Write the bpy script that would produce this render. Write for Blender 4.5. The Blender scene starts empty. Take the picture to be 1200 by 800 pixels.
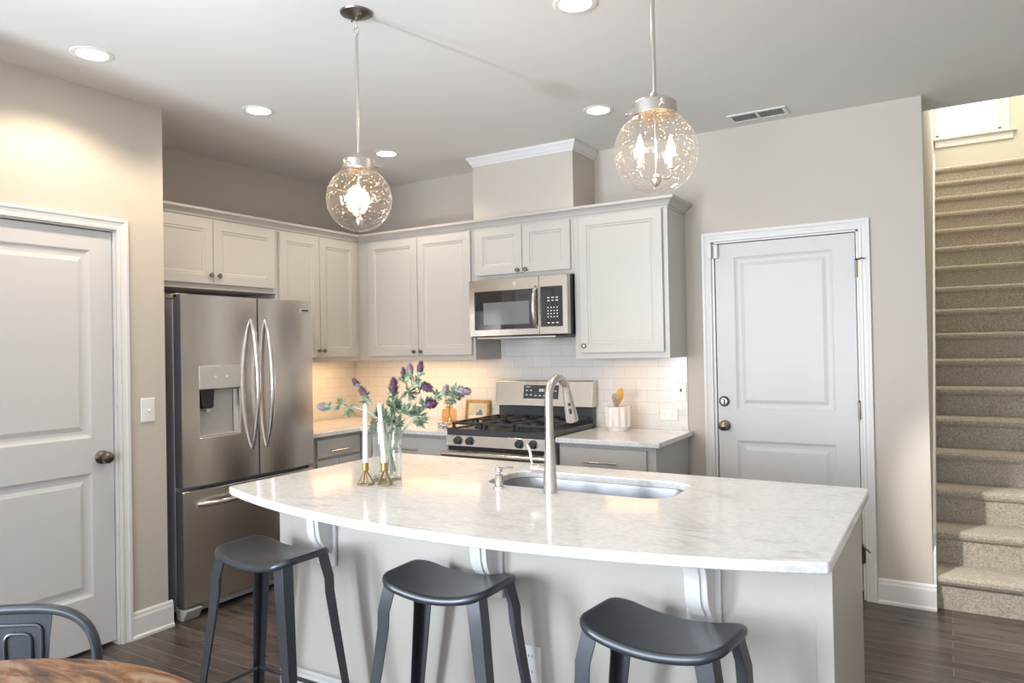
import bpy, bmesh, math, random
from mathutils import Vector, Matrix
random.seed(7)
PI = math.pi
scene = bpy.context.scene
C = scene.collection

# ------------------------------------------------------------------ camera
cam_data = bpy.data.cameras.new('camera')
cam = bpy.data.objects.new('camera', cam_data); C.objects.link(cam)
yaw, pitch, roll = 0.54371, 0.010684, -0.019019
fwd = Vector((-math.sin(yaw)*math.cos(pitch), math.cos(yaw)*math.cos(pitch), math.sin(pitch)))
r0 = Vector((math.cos(yaw), math.sin(yaw), 0)); u0 = r0.cross(fwd)
rt = math.cos(roll)*r0 + math.sin(roll)*u0
up = -math.sin(roll)*r0 + math.cos(roll)*u0
cam.matrix_world = Matrix(((rt.x, up.x, -fwd.x, 4.1895), (rt.y, up.y, -fwd.y, -4.4305), (rt.z, up.z, -fwd.z, 1.4297), (0, 0, 0, 1)))
cam_data.sensor_width = 36; cam_data.lens = 847.19/1200*36; cam_data.shift_y = -1.2/1200
cam_data.clip_start = 0.05; cam_data.clip_end = 100
scene.camera = cam

# ------------------------------------------------------------------ light, world, exposure
scene.view_settings.view_transform = 'Standard'
scene.view_settings.look = 'None'
scene.view_settings.gamma = 1.0
scene.view_settings.exposure = 0.10
scene.view_settings.use_curve_mapping = False
scene.cycles.use_denoising = True
scene.cycles.max_bounces = 10
scene.cycles.transparent_max_bounces = 24
scene.cycles.sample_clamp_indirect = 6
scene.cycles.caustics_reflective = False
scene.cycles.caustics_refractive = False

world = bpy.data.worlds.new('world'); scene.world = world; world.use_nodes = True
bg = world.node_tree.nodes['Background']
bg.inputs[0].default_value = (0.86, 0.92, 1.0, 1); bg.inputs[1].default_value = 2.2

def area(name, loc, rot, sx, sy, power, col, spread=PI):
    l = bpy.data.lights.new(name, 'AREA'); l.shape = 'RECTANGLE'; l.size = sx; l.size_y = sy
    l.energy = power; l.color = col; l.spread = spread
    o = bpy.data.objects.new(name, l); C.objects.link(o); o.location = loc; o.rotation_euler = rot
    return o
DAY = (0.845, 0.92, 1.0)
WARM = (1.0, 0.58, 0.25)
# daylight through the windows behind the camera
UP = PI/2+0.3
area('daylight_window_west', (1.55, -7.93, 1.45), (PI/2+0.1, 0, -0.1), 0.8, 1.7, 90, DAY)
area('daylight_window_middle', (3.1, -7.93, 1.5), (UP, 0, 0), 1.5, 1.6, 66, DAY)
area('daylight_window_east', (4.75, -7.93, 1.5), (UP, 0, 0), 1.0, 1.6, 35, DAY)
# daylight through the glazed door in the left wall, beyond the added blocker wall
area('daylight_patio_door', (0.80, -6.1, 1.35), (PI/2, 0, -0.55), 0.7, 1.9, 165, DAY)
# added low spot imitating a sun glint off the floor, lights the ceiling
gl = bpy.data.lights.new('ceiling_glint_spot', 'SPOT'); gl.energy = 540; gl.color = (0.80, 0.90, 1.0); gl.shadow_soft_size = 0.085; gl.spot_size = 1.15; gl.spot_blend = 1.0
go = bpy.data.objects.new('ceiling_glint_spot', gl); C.objects.link(go); go.location = (1.37, -6.4, 0.12)
go.rotation_euler = (Vector((1.25, -3.6, 2.736))-Vector((1.37, -6.4, 0.12))).to_track_quat('-Z', 'Y').to_euler()
# daylight through the window at the head of the stairs
area('daylight_window_stairs', (4.42, 4.57, 4.15), (-PI/2, 0, 0), 0.6, 1.0, 24, (1.0, 0.97, 0.92))
area('stairwell_fill', (4.57, 2.1, 5.55), (0, 0, 0), 0.5, 2.2, 75, (1.0, 0.88, 0.70))  # unseen fill added to brighten the upper steps
# added unseen spot that makes the light pool on the lowest stairs
sp_ = bpy.data.lights.new('stair_patch_spot', 'SPOT'); sp_.energy = 560; sp_.color = (1.0, 0.96, 0.9); sp_.shadow_soft_size = 0.05; sp_.spot_size = 0.36; sp_.spot_blend = 0.5
spo = bpy.data.objects.new('stair_patch_spot', sp_); C.objects.link(spo); spo.location = (2.75, -2.75, 2.70)
spo.rotation_euler = (Vector((4.75, 0.2, 0.2))-Vector((2.75, -2.75, 2.70))).to_track_quat('-Z', 'Y').to_euler()
# lamps under the wall cabinets
area('cabinet_lamp_corner', (0.95, -0.20, 1.352), (0, 0, 0), 0.8, 0.05, 2.5, WARM)
area('cabinet_lamp_fridge_side', (0.20, -0.62, 1.352), (0, 0, PI/2), 0.7, 0.05, 2.5, WARM)
area('cabinet_lamp_range_side', (2.48, -0.20, 1.352), (0, 0, 0), 0.34, 0.05, 0.7, WARM)

# ------------------------------------------------------------------ materials
def newmat(name):
    m = bpy.data.materials.new(name); m.use_nodes = True
    nt = m.node_tree; b = nt.nodes['Principled BSDF']
    return m, nt, b
def N(nt, t, **kw):
    n = nt.nodes.new(t)
    for k, v in kw.items():
        if k in n.inputs: n.inputs[k].default_value = v
        else: setattr(n, k, v)
    return n
def L(nt, a, ao, b, bi): nt.links.new(a.outputs[ao], b.inputs[bi])
def ramp(nt, stops):
    r = nt.nodes.new('ShaderNodeValToRGB'); e = r.color_ramp.elements
    while len(e) < len(stops): e.new(0.5)
    for el, (p, c) in zip(e, stops): el.position = p; el.color = (*c, 1) if len(c) == 3 else c
    return r
def coords(nt, scale=(1, 1, 1), rot=(0, 0, 0), kind='Object'):
    t = N(nt, 'ShaderNodeTexCoord'); mp = N(nt, 'ShaderNodeMapping')
    mp.inputs['Scale'].default_value = scale; mp.inputs['Rotation'].default_value = rot
    L(nt, t, kind, mp, 'Vector'); return mp
def add_bump(nt, b, src, out, strength, dist=0.01):
    bp = N(nt, 'ShaderNodeBump'); bp.inputs['Strength'].default_value = strength; bp.inputs['Distance'].default_value = dist
    L(nt, src, out, bp, 'Height'); L(nt, bp, 'Normal', b, 'Normal')

def plain(name, col, rough=0.5, metal=0.0, spec=0.5, bump=0.0, bscale=60, var=0.03, coat=0.0):
    m, nt, b = newmat(name)
    mp = coords(nt)
    nz = N(nt, 'ShaderNodeTexNoise'); nz.inputs['Scale'].default_value = bscale; nz.inputs['Detail'].default_value = 3
    L(nt, mp, 'Vector', nz, 'Vector')
    lo = tuple(c*(1-var) for c in col); hi = tuple(min(1, c*(1+var)) for c in col)
    r = ramp(nt, [(0.3, lo), (0.7, hi)]); L(nt, nz, 'Fac', r, 'Fac'); L(nt, r, 'Color', b, 'Base Color')
    b.inputs['Roughness'].default_value = rough; b.inputs['Metallic'].default_value = metal
    b.inputs['Specular IOR Level'].default_value = spec
    if coat: b.inputs['Coat Weight'].default_value = coat; b.inputs['Coat Roughness'].default_value = 0.08
    if bump: add_bump(nt, b, nz, 'Fac', bump, 0.002)
    return m

def emis(name, col, s):
    m = bpy.data.materials.new(name); m.use_nodes = True; nt = m.node_tree
    nt.nodes.remove(nt.nodes['Principled BSDF'])
    e = N(nt, 'ShaderNodeEmission'); e.inputs[0].default_value = (*col, 1); e.inputs[1].default_value = s
    L(nt, e, 0, nt.nodes['Material Output'], 0); return m

M = {}
M['wall'] = plain('greige_wall_paint', (0.565, 0.525, 0.472), 0.75, spec=0.2, bump=0.08, bscale=220, var=0.015)
M['landing'] = plain('cream_landing_paint', (0.64, 0.64, 0.57), 0.75, spec=0.2, bump=0.08, bscale=220, var=0.015)
M['ceiling'] = plain('flat_ceiling_paint', (0.78, 0.775, 0.765), 0.9, spec=0.1, bump=0.05, bscale=200, var=0.01)
M['trim'] = plain('white_gloss_trim_paint', (0.73, 0.735, 0.74), 0.35, spec=0.4, bump=0.02, var=0.01)
M['door'] = plain('white_door_paint', (0.62, 0.625, 0.635), 0.4, spec=0.4, bump=0.03, bscale=90, var=0.01)
M['cab'] = plain('pale_grey_cabinet_paint', (0.545, 0.532, 0.51), 0.38, spec=0.4, bump=0.02, var=0.012)
M['cablow'] = plain('grey_lower_cabinet_paint', (0.49, 0.49, 0.485), 0.38, spec=0.4, bump=0.02, var=0.012)
M['island'] = plain('island_paint', (0.52, 0.503, 0.47), 0.42, spec=0.35, bump=0.02, var=0.012)
M['nickel'] = plain('brushed_nickel', (0.66, 0.63, 0.59), 0.27, metal=1.0, bscale=200, var=0.04)
M['chrome'] = plain('polished_nickel', (0.70, 0.69, 0.67), 0.16, metal=1.0, var=0.02)
M['bronze'] = plain('dark_aged_nickel', (0.20, 0.175, 0.145), 0.28, metal=1.0, var=0.1)
M['pewter'] = plain('dark_pewter_metal', (0.25, 0.235, 0.21), 0.3, metal=1.0, var=0.08)
M['iron'] = plain('cast_iron', (0.03, 0.031, 0.036), 0.5, bump=0.2, bscale=300, var=0.15)
M['enamel'] = plain('charcoal_enamel', (0.055, 0.06, 0.07), 0.25, var=0.08)
M['black'] = plain('black_plastic', (0.014, 0.014, 0.017), 0.35, var=0.1)
M['darkcase'] = plain('grey_appliance_case', (0.46, 0.465, 0.52), 0.42, metal=0.1, bump=0.05, bscale=300, var=0.04)
M['gasket'] = plain('dark_gasket', (0.03, 0.03, 0.035), 0.6, var=0.1)
M['silverplastic'] = plain('silver_plastic', (0.55, 0.54, 0.52), 0.35, metal=0.3, var=0.02)
M['doorside'] = plain('dark_grey_door_side', (0.07, 0.07, 0.08), 0.5, bump=0.03, var=0.06)
M['greyplastic'] = plain('grey_plastic_foot', (0.50, 0.49, 0.47), 0.5, var=0.03)
M['gun'] = plain('gunmetal_paint', (0.068, 0.075, 0.088), 0.30, metal=0.5, bump=0.04, bscale=160, var=0.06)
M['plate'] = plain('white_plastic_plate', (0.82, 0.82, 0.80), 0.3, var=0.01)
M['slot'] = plain('dark_slot', (0.06, 0.055, 0.05), 0.5, var=0.1)
M['brass'] = plain('antique_brass', (0.40, 0.28, 0.10), 0.38, metal=0.85, bscale=180, var=0.12)
M['wax'] = plain('white_candle_wax', (0.88, 0.87, 0.84), 0.45, var=0.01)
M['wick'] = plain('cotton_wick', (0.25, 0.24, 0.22), 0.9, var=0.1)
M['ceramic'] = plain('white_matte_ceramic', (0.80, 0.76, 0.74), 0.4, var=0.02)
M['spoonwood'] = plain('beech_wood', (0.62, 0.33, 0.10), 0.5, bscale=25, var=0.2)
M['greywood'] = plain('grey_spoon', (0.30, 0.28, 0.26), 0.5, var=0.1)
M['stem'] = plain('sage_stem', (0.36, 0.43, 0.33), 0.6, bscale=90, var=0.2)
M['leaf'] = plain('silvery_green_leaf', (0.24, 0.34, 0.25), 0.55, bscale=45, var=0.6)
M['sprig'] = plain('dried_green_sprig', (0.36, 0.38, 0.22), 0.6, bscale=45, var=0.3)
M['petal'] = plain('dusty_purple_petal', (0.16, 0.085, 0.15), 0.7, bscale=260, var=0.6)
M['petalpale'] = plain('pale_mauve_petal', (0.36, 0.29, 0.36), 0.7, bscale=260, var=0.45)
M['gilt'] = plain('ridged_gilt_wood', (0.38, 0.24, 0.11), 0.45, bscale=40, var=0.25)
M['threshold'] = plain('dark_bronze_threshold', (0.05, 0.035, 0.03), 0.4, metal=0.3, var=0.1)
M['sensorplastic'] = plain('white_sensor_plastic', (0.74, 0.75, 0.77), 0.35, var=0.01)
M['bulb'] = emis('warm_bulb_glow', (1.0, 0.66, 0.35), 170)
M['can'] = emis('warm_downlight_glow', (1.0, 0.88, 0.70), 20)
M['candle_sleeve'] = plain('ivory_sleeve', (0.80, 0.72, 0.60), 0.5, var=0.02)
M['markings'] = plain('pale_panel_print', (0.75, 0.78, 0.82), 0.5, var=0.02)
M['can_trim'] = plain('white_can_trim', (0.80, 0.78, 0.74), 0.5, var=0.01)

# brushed steel: long fine streaks across the sheet
def steel(name, col, axis, rough=0.27):
    m, nt, b = newmat(name)
    sc = [3, 3, 3]; sc[axis] = 420
    mp = coords(nt, tuple(sc))
    nz = N(nt, 'ShaderNodeTexNoise'); nz.inputs['Scale'].default_value = 1.0; nz.inputs['Detail'].default_value = 4
    L(nt, mp, 'Vector', nz, 'Vector')
    r = ramp(nt, [(0.25, tuple(c*0.975 for c in col)), (0.75, tuple(c*1.02 for c in col))])
    L(nt, nz, 'Fac', r, 'Fac'); L(nt, r, 'Color', b, 'Base Color')
    rr = ramp(nt, [(0.2, (rough-0.02,)*3), (0.8, (rough+0.04,)*3)]); L(nt, nz, 'Fac', rr, 'Fac'); L(nt, rr, 'Color', b, 'Roughness')
    b.inputs['Metallic'].default_value = 1.0
    return m
M['steel'] = steel('brushed_stainless_steel', (0.66, 0.62, 0.575), 0, 0.24)
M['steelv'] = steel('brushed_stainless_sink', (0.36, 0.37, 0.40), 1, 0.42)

def quartz():
    m, nt, b = newmat('white_veined_quartz')
    mp = coords(nt, (1, 1, 1))
    n1 = N(nt, 'ShaderNodeTexNoise'); n1.inputs['Scale'].default_value = 2.6; n1.inputs['Detail'].default_value = 9; n1.inputs['Roughness'].default_value = 0.62; n1.inputs['Distortion'].default_value = 0.9
    mp2 = coords(nt, (1.0, 2.2, 1.0), (0, 0, 0.5))
    L(nt, mp2, 'Vector', n1, 'Vector')
    v = ramp(nt, [(0.455, (0, 0, 0)), (0.492, (1, 1, 1)), (0.53, (0, 0, 0))]); L(nt, n1, 'Fac', v, 'Fac')
    n3 = N(nt, 'ShaderNodeTexNoise'); n3.inputs['Scale'].default_value = 4; n3.inputs['Detail'].default_value = 3; L(nt, mp, 'Vector', n3, 'Vector')
    r3 = ramp(nt, [(0.45, (0, 0, 0)), (0.68, (0.55, 0.55, 0.55))]); L(nt, n3, 'Fac', r3, 'Fac')
    mul = N(nt, 'ShaderNodeMath', operation='MULTIPLY'); L(nt, v, 'Color', mul, 0); L(nt, r3, 'Color', mul, 1)
    n2 = N(nt, 'ShaderNodeTexNoise'); n2.inputs['Scale'].default_value = 55; n2.inputs['Detail'].default_value = 4; L(nt, mp, 'Vector', n2, 'Vector')
    base = ramp(nt, [(0.35, (0.68, 0.69, 0.705)), (0.6, (0.77, 0.78, 0.795))]); L(nt, n2, 'Fac', base, 'Fac')
    mx = N(nt, 'ShaderNodeMix', data_type='RGBA'); L(nt, mul, 0, mx, 'Factor')
    L(nt, base, 'Color', mx, 6); mx.inputs[7].default_value = (0.36, 0.36, 0.37, 1)
    L(nt, mx, 2, b, 'Base Color')
    b.inputs['Roughness'].default_value = 0.11; b.inputs['Specular IOR Level'].default_value = 0.36
    return m
M['quartz'] = quartz()

def floor_mat():
    m, nt, b = newmat('dark_walnut_planks')
    mp = coords(nt)
    br = N(nt, 'ShaderNodeTexBrick'); br.offset = 0.37; br.offset_frequency = 2
    br.inputs['Scale'].default_value = 1.0; br.inputs['Brick Width'].default_value = 1.15; br.inputs['Row Height'].default_value = 0.083
    br.inputs['Mortar Size'].default_value = 0.0019; br.inputs['Mortar Smooth'].default_value = 0.6; br.inputs['Bias'].default_value = 0.0
    br.inputs['Color1'].default_value = (0.062, 0.051, 0.047, 1); br.inputs['Color2'].default_value = (0.112, 0.092, 0.084, 1)
    br.inputs['Mortar'].default_value = (0.27, 0.24, 0.225, 1)  # pale seams: light caught on plank bevels, put into the colour
    L(nt, mp, 'Vector', br, 'Vector')
    mp2 = coords(nt, (3.5, 42, 1))
    gr = N(nt, 'ShaderNodeTexNoise'); gr.inputs['Scale'].default_value = 1.0; gr.inputs['Detail'].default_value = 5; gr.inputs['Distortion'].default_value = 0.25
    L(nt, mp2, 'Vector', gr, 'Vector')
    gr_r = ramp(nt, [(0.3, (0.55, 0.55, 0.55)), (0.7, (1.25, 1.22, 1.2))]); L(nt, gr, 'Fac', gr_r, 'Fac')
    mx = N(nt, 'ShaderNodeMix', data_type='RGBA', blend_type='MULTIPLY'); mx.inputs['Factor'].default_value = 1
    L(nt, br, 'Color', mx, 6); L(nt, gr_r, 'Color', mx, 7); L(nt, mx, 2, b, 'Base Color')
    rr = ramp(nt, [(0.2, (0.24,)*3), (0.8, (0.36,)*3)]); L(nt, gr, 'Fac', rr, 'Fac'); L(nt, rr, 'Color', b, 'Roughness')
    inv = N(nt, 'ShaderNodeMath', operation='SUBTRACT'); inv.inputs[0].default_value = 1; L(nt, br, 'Fac', inv, 1)
    add_bump(nt, b, inv, 0, 0.25, 0.002)
    return m
M['floor'] = floor_mat()

def tile(name, rot):
    m, nt, b = newmat(name)
    mp = coords(nt, (1, 1, 1), rot)
    br = N(nt, 'ShaderNodeTexBrick'); br.offset = 0.5
    br.inputs['Scale'].default_value = 1; br.inputs['Brick Width'].default_value = 0.153; br.inputs['Row Height'].default_value = 0.0762
    br.inputs['Mortar Size'].default_value = 0.0013; br.inputs['Mortar Smooth'].default_value = 0.3
    br.inputs['Color1'].default_value = (0.70, 0.70, 0.69, 1); br.inputs['Color2'].default_value = (0.735, 0.735, 0.725, 1); br.inputs['Mortar'].default_value = (0.55, 0.54, 0.52, 1)
    L(nt, mp, 'Vector', br, 'Vector'); L(nt, br, 'Color', b, 'Base Color')
    b.inputs['Roughness'].default_value = 0.16
    inv = N(nt, 'ShaderNodeMath', operation='SUBTRACT'); inv.inputs[0].default_value = 1; L(nt, br, 'Fac', inv, 1)
    add_bump(nt, b, inv, 0, 0.5, 0.002)
    return m
M['tile'] = tile('white_subway_tile', (-PI/2, 0, 0))
M['tile_side'] = tile('white_subway_tile_side', (-PI/2, 0, 0))

def carpet():
    m, nt, b = newmat('tan_carpet_pile')
    mp = coords(nt)
    n1 = N(nt, 'ShaderNodeTexNoise'); n1.inputs['Scale'].default_value = 95; n1.inputs['Detail'].default_value = 5; n1.inputs['Roughness'].default_value = 0.75; L(nt, mp, 'Vector', n1, 'Vector')
    r = ramp(nt, [(0.3, (0.28, 0.245, 0.195)), (0.5, (0.50, 0.45, 0.375)), (0.7, (0.70, 0.65, 0.565))]); L(nt, n1, 'Fac', r, 'Fac'); L(nt, r, 'Color', b, 'Base Color')
    b.inputs['Roughness'].default_value = 0.95; b.inputs['Specular IOR Level'].default_value = 0.1
    b.inputs['Sheen Weight'].default_value = 0.2
    add_bump(nt, b, n1, 'Fac', 0.9, 0.01)
    return m
M['carpet'] = carpet()

def tablewood():
    m, nt, b = newmat('rustic_mango_wood')
    mp = coords(nt, (2.2, 8, 1), (0, 0, 0.5))
    n1 = N(nt, 'ShaderNodeTexNoise'); n1.inputs['Scale'].default_value = 1.6; n1.inputs['Detail'].default_value = 9; n1.inputs['Roughness'].default_value = 0.65; n1.inputs['Distortion'].default_value = 2.2; L(nt, mp, 'Vector', n1, 'Vector')
    r = ramp(nt, [(0.36, (0.055, 0.028, 0.017)), (0.46, (0.20, 0.095, 0.045)), (0.52, (0.36, 0.18, 0.085)), (0.60, (0.40, 0.29, 0.21)), (0.68, (0.30, 0.27, 0.25))]); L(nt, n1, 'Fac', r, 'Fac'); L(nt, r, 'Color', b, 'Base Color')
    b.inputs['Roughness'].default_value = 0.3
    add_bump(nt, b, n1, 'Fac', 0.15, 0.004)
    return m
M['tablewood'] = tablewood()

# clear thin glass: what is behind shows straight through, the surface mirrors by Fresnel
def thin_glass(name, tint, seeds=0.0, gain=1.0, seed_scale=70):
    m = bpy.data.materials.new(name); m.use_nodes = True; nt = m.node_tree
    nt.nodes.remove(nt.nodes['Principled BSDF'])
    tr = N(nt, 'ShaderNodeBsdfTransparent'); tr.inputs[0].default_value = (*tint, 1)
    gl = N(nt, 'ShaderNodeBsdfGlossy'); gl.inputs['Roughness'].default_value = 0.03; gl.inputs[0].default_value = (1, 1, 1, 1)
    lw = N(nt, 'ShaderNodeLayerWeight'); lw.inputs[0].default_value = 0.5
    pw = N(nt, 'ShaderNodeMath', operation='POWER'); pw.inputs[1].default_value = 4.0; L(nt, lw, 'Facing', pw, 0)
    mul = N(nt, 'ShaderNodeMath', operation='MULTIPLY_ADD'); mul.inputs[1].default_value = 0.75*gain; mul.inputs[2].default_value = 0.045*gain; mul.use_clamp = True
    L(nt, pw, 0, mul, 0)
    mix = N(nt, 'ShaderNodeMixShader'); L(nt, mul, 0, mix, 0); L(nt, tr, 0, mix, 1); L(nt, gl, 0, mix, 2)
    out = nt.nodes['Material Output']
    if seeds:
        mp = coords(nt)
        vo = N(nt, 'ShaderNodeTexVoronoi'); vo.inputs['Scale'].default_value = seed_scale; L(nt, mp, 'Vector', vo, 'Vector')
        rr = ramp(nt, [(0.0, (seeds,)*3), (0.14, (seeds,)*3), (0.19, (0.016,)*3)]); L(nt, vo, 'Distance', rr, 'Fac')
        df = N(nt, 'ShaderNodeBsdfTranslucent'); df.inputs[0].default_value = (0.95, 0.93, 0.9, 1)
        mix2 = N(nt, 'ShaderNodeMixShader'); L(nt, rr, 'Color', mix2, 0); L(nt, mix, 0, mix2, 1); L(nt, df, 0, mix2, 2)
        bp = N(nt, 'ShaderNodeBump'); bp.inputs['Strength'].default_value = 0.07; bp.inputs['Distance'].default_value = 0.003
        L(nt, vo, 'Distance', bp, 'Height'); L(nt, bp, 'Normal', gl, 'Normal')
        L(nt, mix2, 0, out, 0)
    else:
        L(nt, mix, 0, out, 0)
    return m
M['seeded'] = thin_glass('seeded_glass', (0.97, 0.965, 0.96), 0.85, 0.7, 100)
M['vase'] = thin_glass('clear_vase_glass', (0.955, 0.97, 0.97), 0, 2.0)
M['amber'] = thin_glass('amber_bottle_glass', (0.97, 0.86, 0.70), 0, 1.4)
M['pane'] = thin_glass('window_glass', (0.98, 0.99, 1.0), 0, 1.0)

def mwglass():
    m, nt, b = newmat('dark_tinted_glass')
    mp = coords(nt); nz = N(nt, 'ShaderNodeTexNoise'); nz.inputs['Scale'].default_value = 20; L(nt, mp, 'Vector', nz, 'Vector')
    r = ramp(nt, [(0.3, (0.018, 0.019, 0.024)), (0.7, (0.024, 0.025, 0.03))]); L(nt, nz, 'Fac', r, 'Fac'); L(nt, r, 'Color', b, 'Base Color')
    b.inputs['Roughness'].default_value = 0.05; b.inputs['Specular IOR Level'].default_value = 0.9
    return m
M['mwglass'] = mwglass()
M['mwscreen'] = plain('perforated_window_screen', (0.16, 0.17, 0.185), 0.12, spec=0.9, var=0.03)

def picture():
    m, nt, b = newmat('small_still_life_print')
    mp = coords(nt, (1, 1, 1))
    nz = N(nt, 'ShaderNodeTexNoise'); nz.inputs['Scale'].default_value = 14; nz.inputs['Detail'].default_value = 3; L(nt, mp, 'Vector', nz, 'Vector')
    r = ramp(nt, [(0.3, (0.42, 0.42, 0.32)), (0.7, (0.55, 0.55, 0.44))]); L(nt, nz, 'Fac', r, 'Fac'); L(nt, r, 'Color', b, 'Base Color')
    b.inputs['Roughness'].default_value = 0.5; return m
M['print'] = picture()
M['printblue'] = plain('blue_paint_mark', (0.10, 0.19, 0.30), 0.5, bscale=60, var=0.3)
M['printpale'] = plain('pale_paint_mark', (0.62, 0.60, 0.50), 0.5, var=0.1)
def pattern():
    m, nt, b = newmat('black_white_pattern')
    mp = coords(nt); ck = N(nt, 'ShaderNodeTexVoronoi'); ck.inputs['Scale'].default_value = 75; L(nt, mp, 'Vector', ck, 'Vector')
    r = ramp(nt, [(0.38, (0.05, 0.05, 0.06)), (0.46, (0.75, 0.74, 0.72))]); L(nt, ck, 'Distance', r, 'Fac'); L(nt, r, 'Color', b, 'Base Color')
    b.inputs['Roughness'].default_value = 0.3; return m
M['pattern'] = pattern()

# ------------------------------------------------------------------ mesh builder
class MB:
    def __init__(s): s.b = bmesh.new()
    def quad(s, pts): return s.b.faces.new([s.b.verts.new(p) for p in pts])
    def box(s, x0, x1, y0, y1, z0, z1):
        v = [s.b.verts.new((x, y, z)) for z in (z0, z1) for y in (y0, y1) for x in (x0, x1)]
        for f in ((0, 2, 3, 1), (4, 5, 7, 6), (0, 1, 5, 4), (2, 6, 7, 3), (0, 4, 6, 2), (1, 3, 7, 5)): s.b.faces.new([v[i] for i in f])
        return s
    def loft(s, loops, closed=True, cap0=True, cap1=True):
        vs = [[s.b.verts.new(p) for p in l] for l in loops]; n = len(loops[0])
        for a, b in zip(vs[:-1], vs[1:]):
            for i in range(n if closed else n-1):
                j = (i+1) % n; s.b.faces.new((a[i], a[j], b[j], b[i]))
        if cap0: s.b.faces.new(vs[0][::-1])
        if cap1: s.b.faces.new(vs[-1])
        return vs
    def lathe(s, prof, c=(0, 0, 0), seg=32, axis='Z'):
        loops = []
        for r, h in prof:
            l = []
            for i in range(seg):
                a = 2*PI*i/seg; q = (max(r, 1e-5)*math.cos(a), max(r, 1e-5)*math.sin(a), h)
                if axis == 'Y': q = (q[0], -q[2], q[1])
                elif axis == 'X': q = (q[2], q[0], q[1])
                l.append((q[0]+c[0], q[1]+c[1], q[2]+c[2]))
            loops.append(l)
        s.loft(loops); return s
    def tube(s, pts, r, seg=10, closed=False, flat=1.0, ref=None):
        P = [Vector(p) for p in pts]; n = len(P)
        R = r if isinstance(r, (list, tuple)) else [r]*n
        loops = []; prev = None
        for i in range(n):
            if closed: t = P[(i+1) % n]-P[i-1]
            else: t = P[min(i+1, n-1)]-P[max(i-1, 0)]
            t.normalize()
            if prev is None:
                a = Vector(ref) if ref else (Vector((0, 0, 1)) if abs(t.z) < 0.9 else Vector((1, 0, 0)))
                u = (a - t*a.dot(t)).normalized()
            else: u = (prev - t*prev.dot(t)).normalized()
            prev = u; w = t.cross(u)
            loops.append([P[i]+R[i]*(math.cos(2*PI*k/seg)*u+flat*math.sin(2*PI*k/seg)*w) for k in range(seg)])
        if closed: loops.append(loops[0]); s.loft(loops, cap0=False, cap1=False)
        else: s.loft(loops)
        return s
    def prism(s, poly, axis, a, b):
        def mk(p, v):
            return {'X': (v, p[0], p[1]), 'Y': (p[0], v, p[1]), 'Z': (p[0], p[1], v)}[axis]
        s.loft([[mk(p, a) for p in poly], [mk(p, b) for p in poly]]); return s
    def slab(s, x0, x1, z0, z1, yf, T, panels=(), rings=((0.05, 0.0),), edge=0.0):
        """board facing -Y with nested panels; panels (x0,x1,z0,z1); rings (inset, depth)"""
        xs = sorted({x0, x1, *[q for p in panels for q in p[:2]]}); zs = sorted({z0, z1, *[q for p in panels for q in p[2:]]})
        e = edge
        def isp(a, b, c, d): return any(abs(a-p[0]) < 1e-6 and abs(b-p[1]) < 1e-6 and abs(c-p[2]) < 1e-6 and abs(d-p[3]) < 1e-6 for p in panels)
        def cl(x, z): return (min(max(x, x0+e), x1-e), yf, min(max(z, z0+e), z1-e))
        for a, b in zip(xs[:-1], xs[1:]):
            for c, d in zip(zs[:-1], zs[1:]):
                if isp(a, b, c, d):
                    def rect(i, dp): return [(a+i, yf+dp, c+i), (b-i, yf+dp, c+i), (b-i, yf+dp, d-i), (a+i, yf+dp, d-i)]
                    s.loft([rect(0, 0)]+[rect(i, dp) for i, dp in rings], cap0=False, cap1=True)
                else: s.quad([cl(a, c), cl(b, c), cl(b, d), cl(a, d)])
        fr = [(x0+e, yf, z0+e), (x1-e, yf, z0+e), (x1-e, yf, z1-e), (x0+e, yf, z1-e)]
        f2 = [(x0, yf+e, z0), (x1, yf+e, z0), (x1, yf+e, z1), (x0, yf+e, z1)]
        bk = [(x0, yf+T, z0), (x1, yf+T, z0), (x1, yf+T, z1), (x0, yf+T, z1)]
        s.loft(([fr] if e else [])+[f2, bk], cap0=False)
        return s
    def bend(s, fn):
        for v in s.b.verts: v.co = Vector(fn(*v.co))
        return s
    def slice_x(s, xs):
        for x in xs:
            g = s.b.verts[:]+s.b.edges[:]+s.b.faces[:]
            bmesh.ops.bisect_plane(s.b, geom=g, plane_co=(x, 0, 0), plane_no=(1, 0, 0))
        return s
    def build(s, name, mat, parent=None, loc=None, rotz=0, smooth=True, bevel=0, seg=2, angle=35):
        bmesh.ops.remove_doubles(s.b, verts=s.b.verts, dist=1e-6)
        bmesh.ops.recalc_face_normals(s.b, faces=s.b.faces)
        me = bpy.data.meshes.new(name); s.b.to_mesh(me); s.b.free()
        me.materials.append(mat)
        if smooth:
            me.shade_smooth(); me.set_sharp_from_angle(angle=math.radians(angle))
        o = bpy.data.objects.new(name, me); C.objects.link(o)
        if parent: o.parent = parent
        if loc: o.location = loc
        if rotz: o.rotation_euler = (0, 0, rotz)
        if bevel:
            bv = o.modifiers.new('bevel', 'BEVEL'); bv.width = bevel; bv.segments = seg; bv.limit_method = 'ANGLE'; bv.angle_limit = math.radians(40)
        return o

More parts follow.
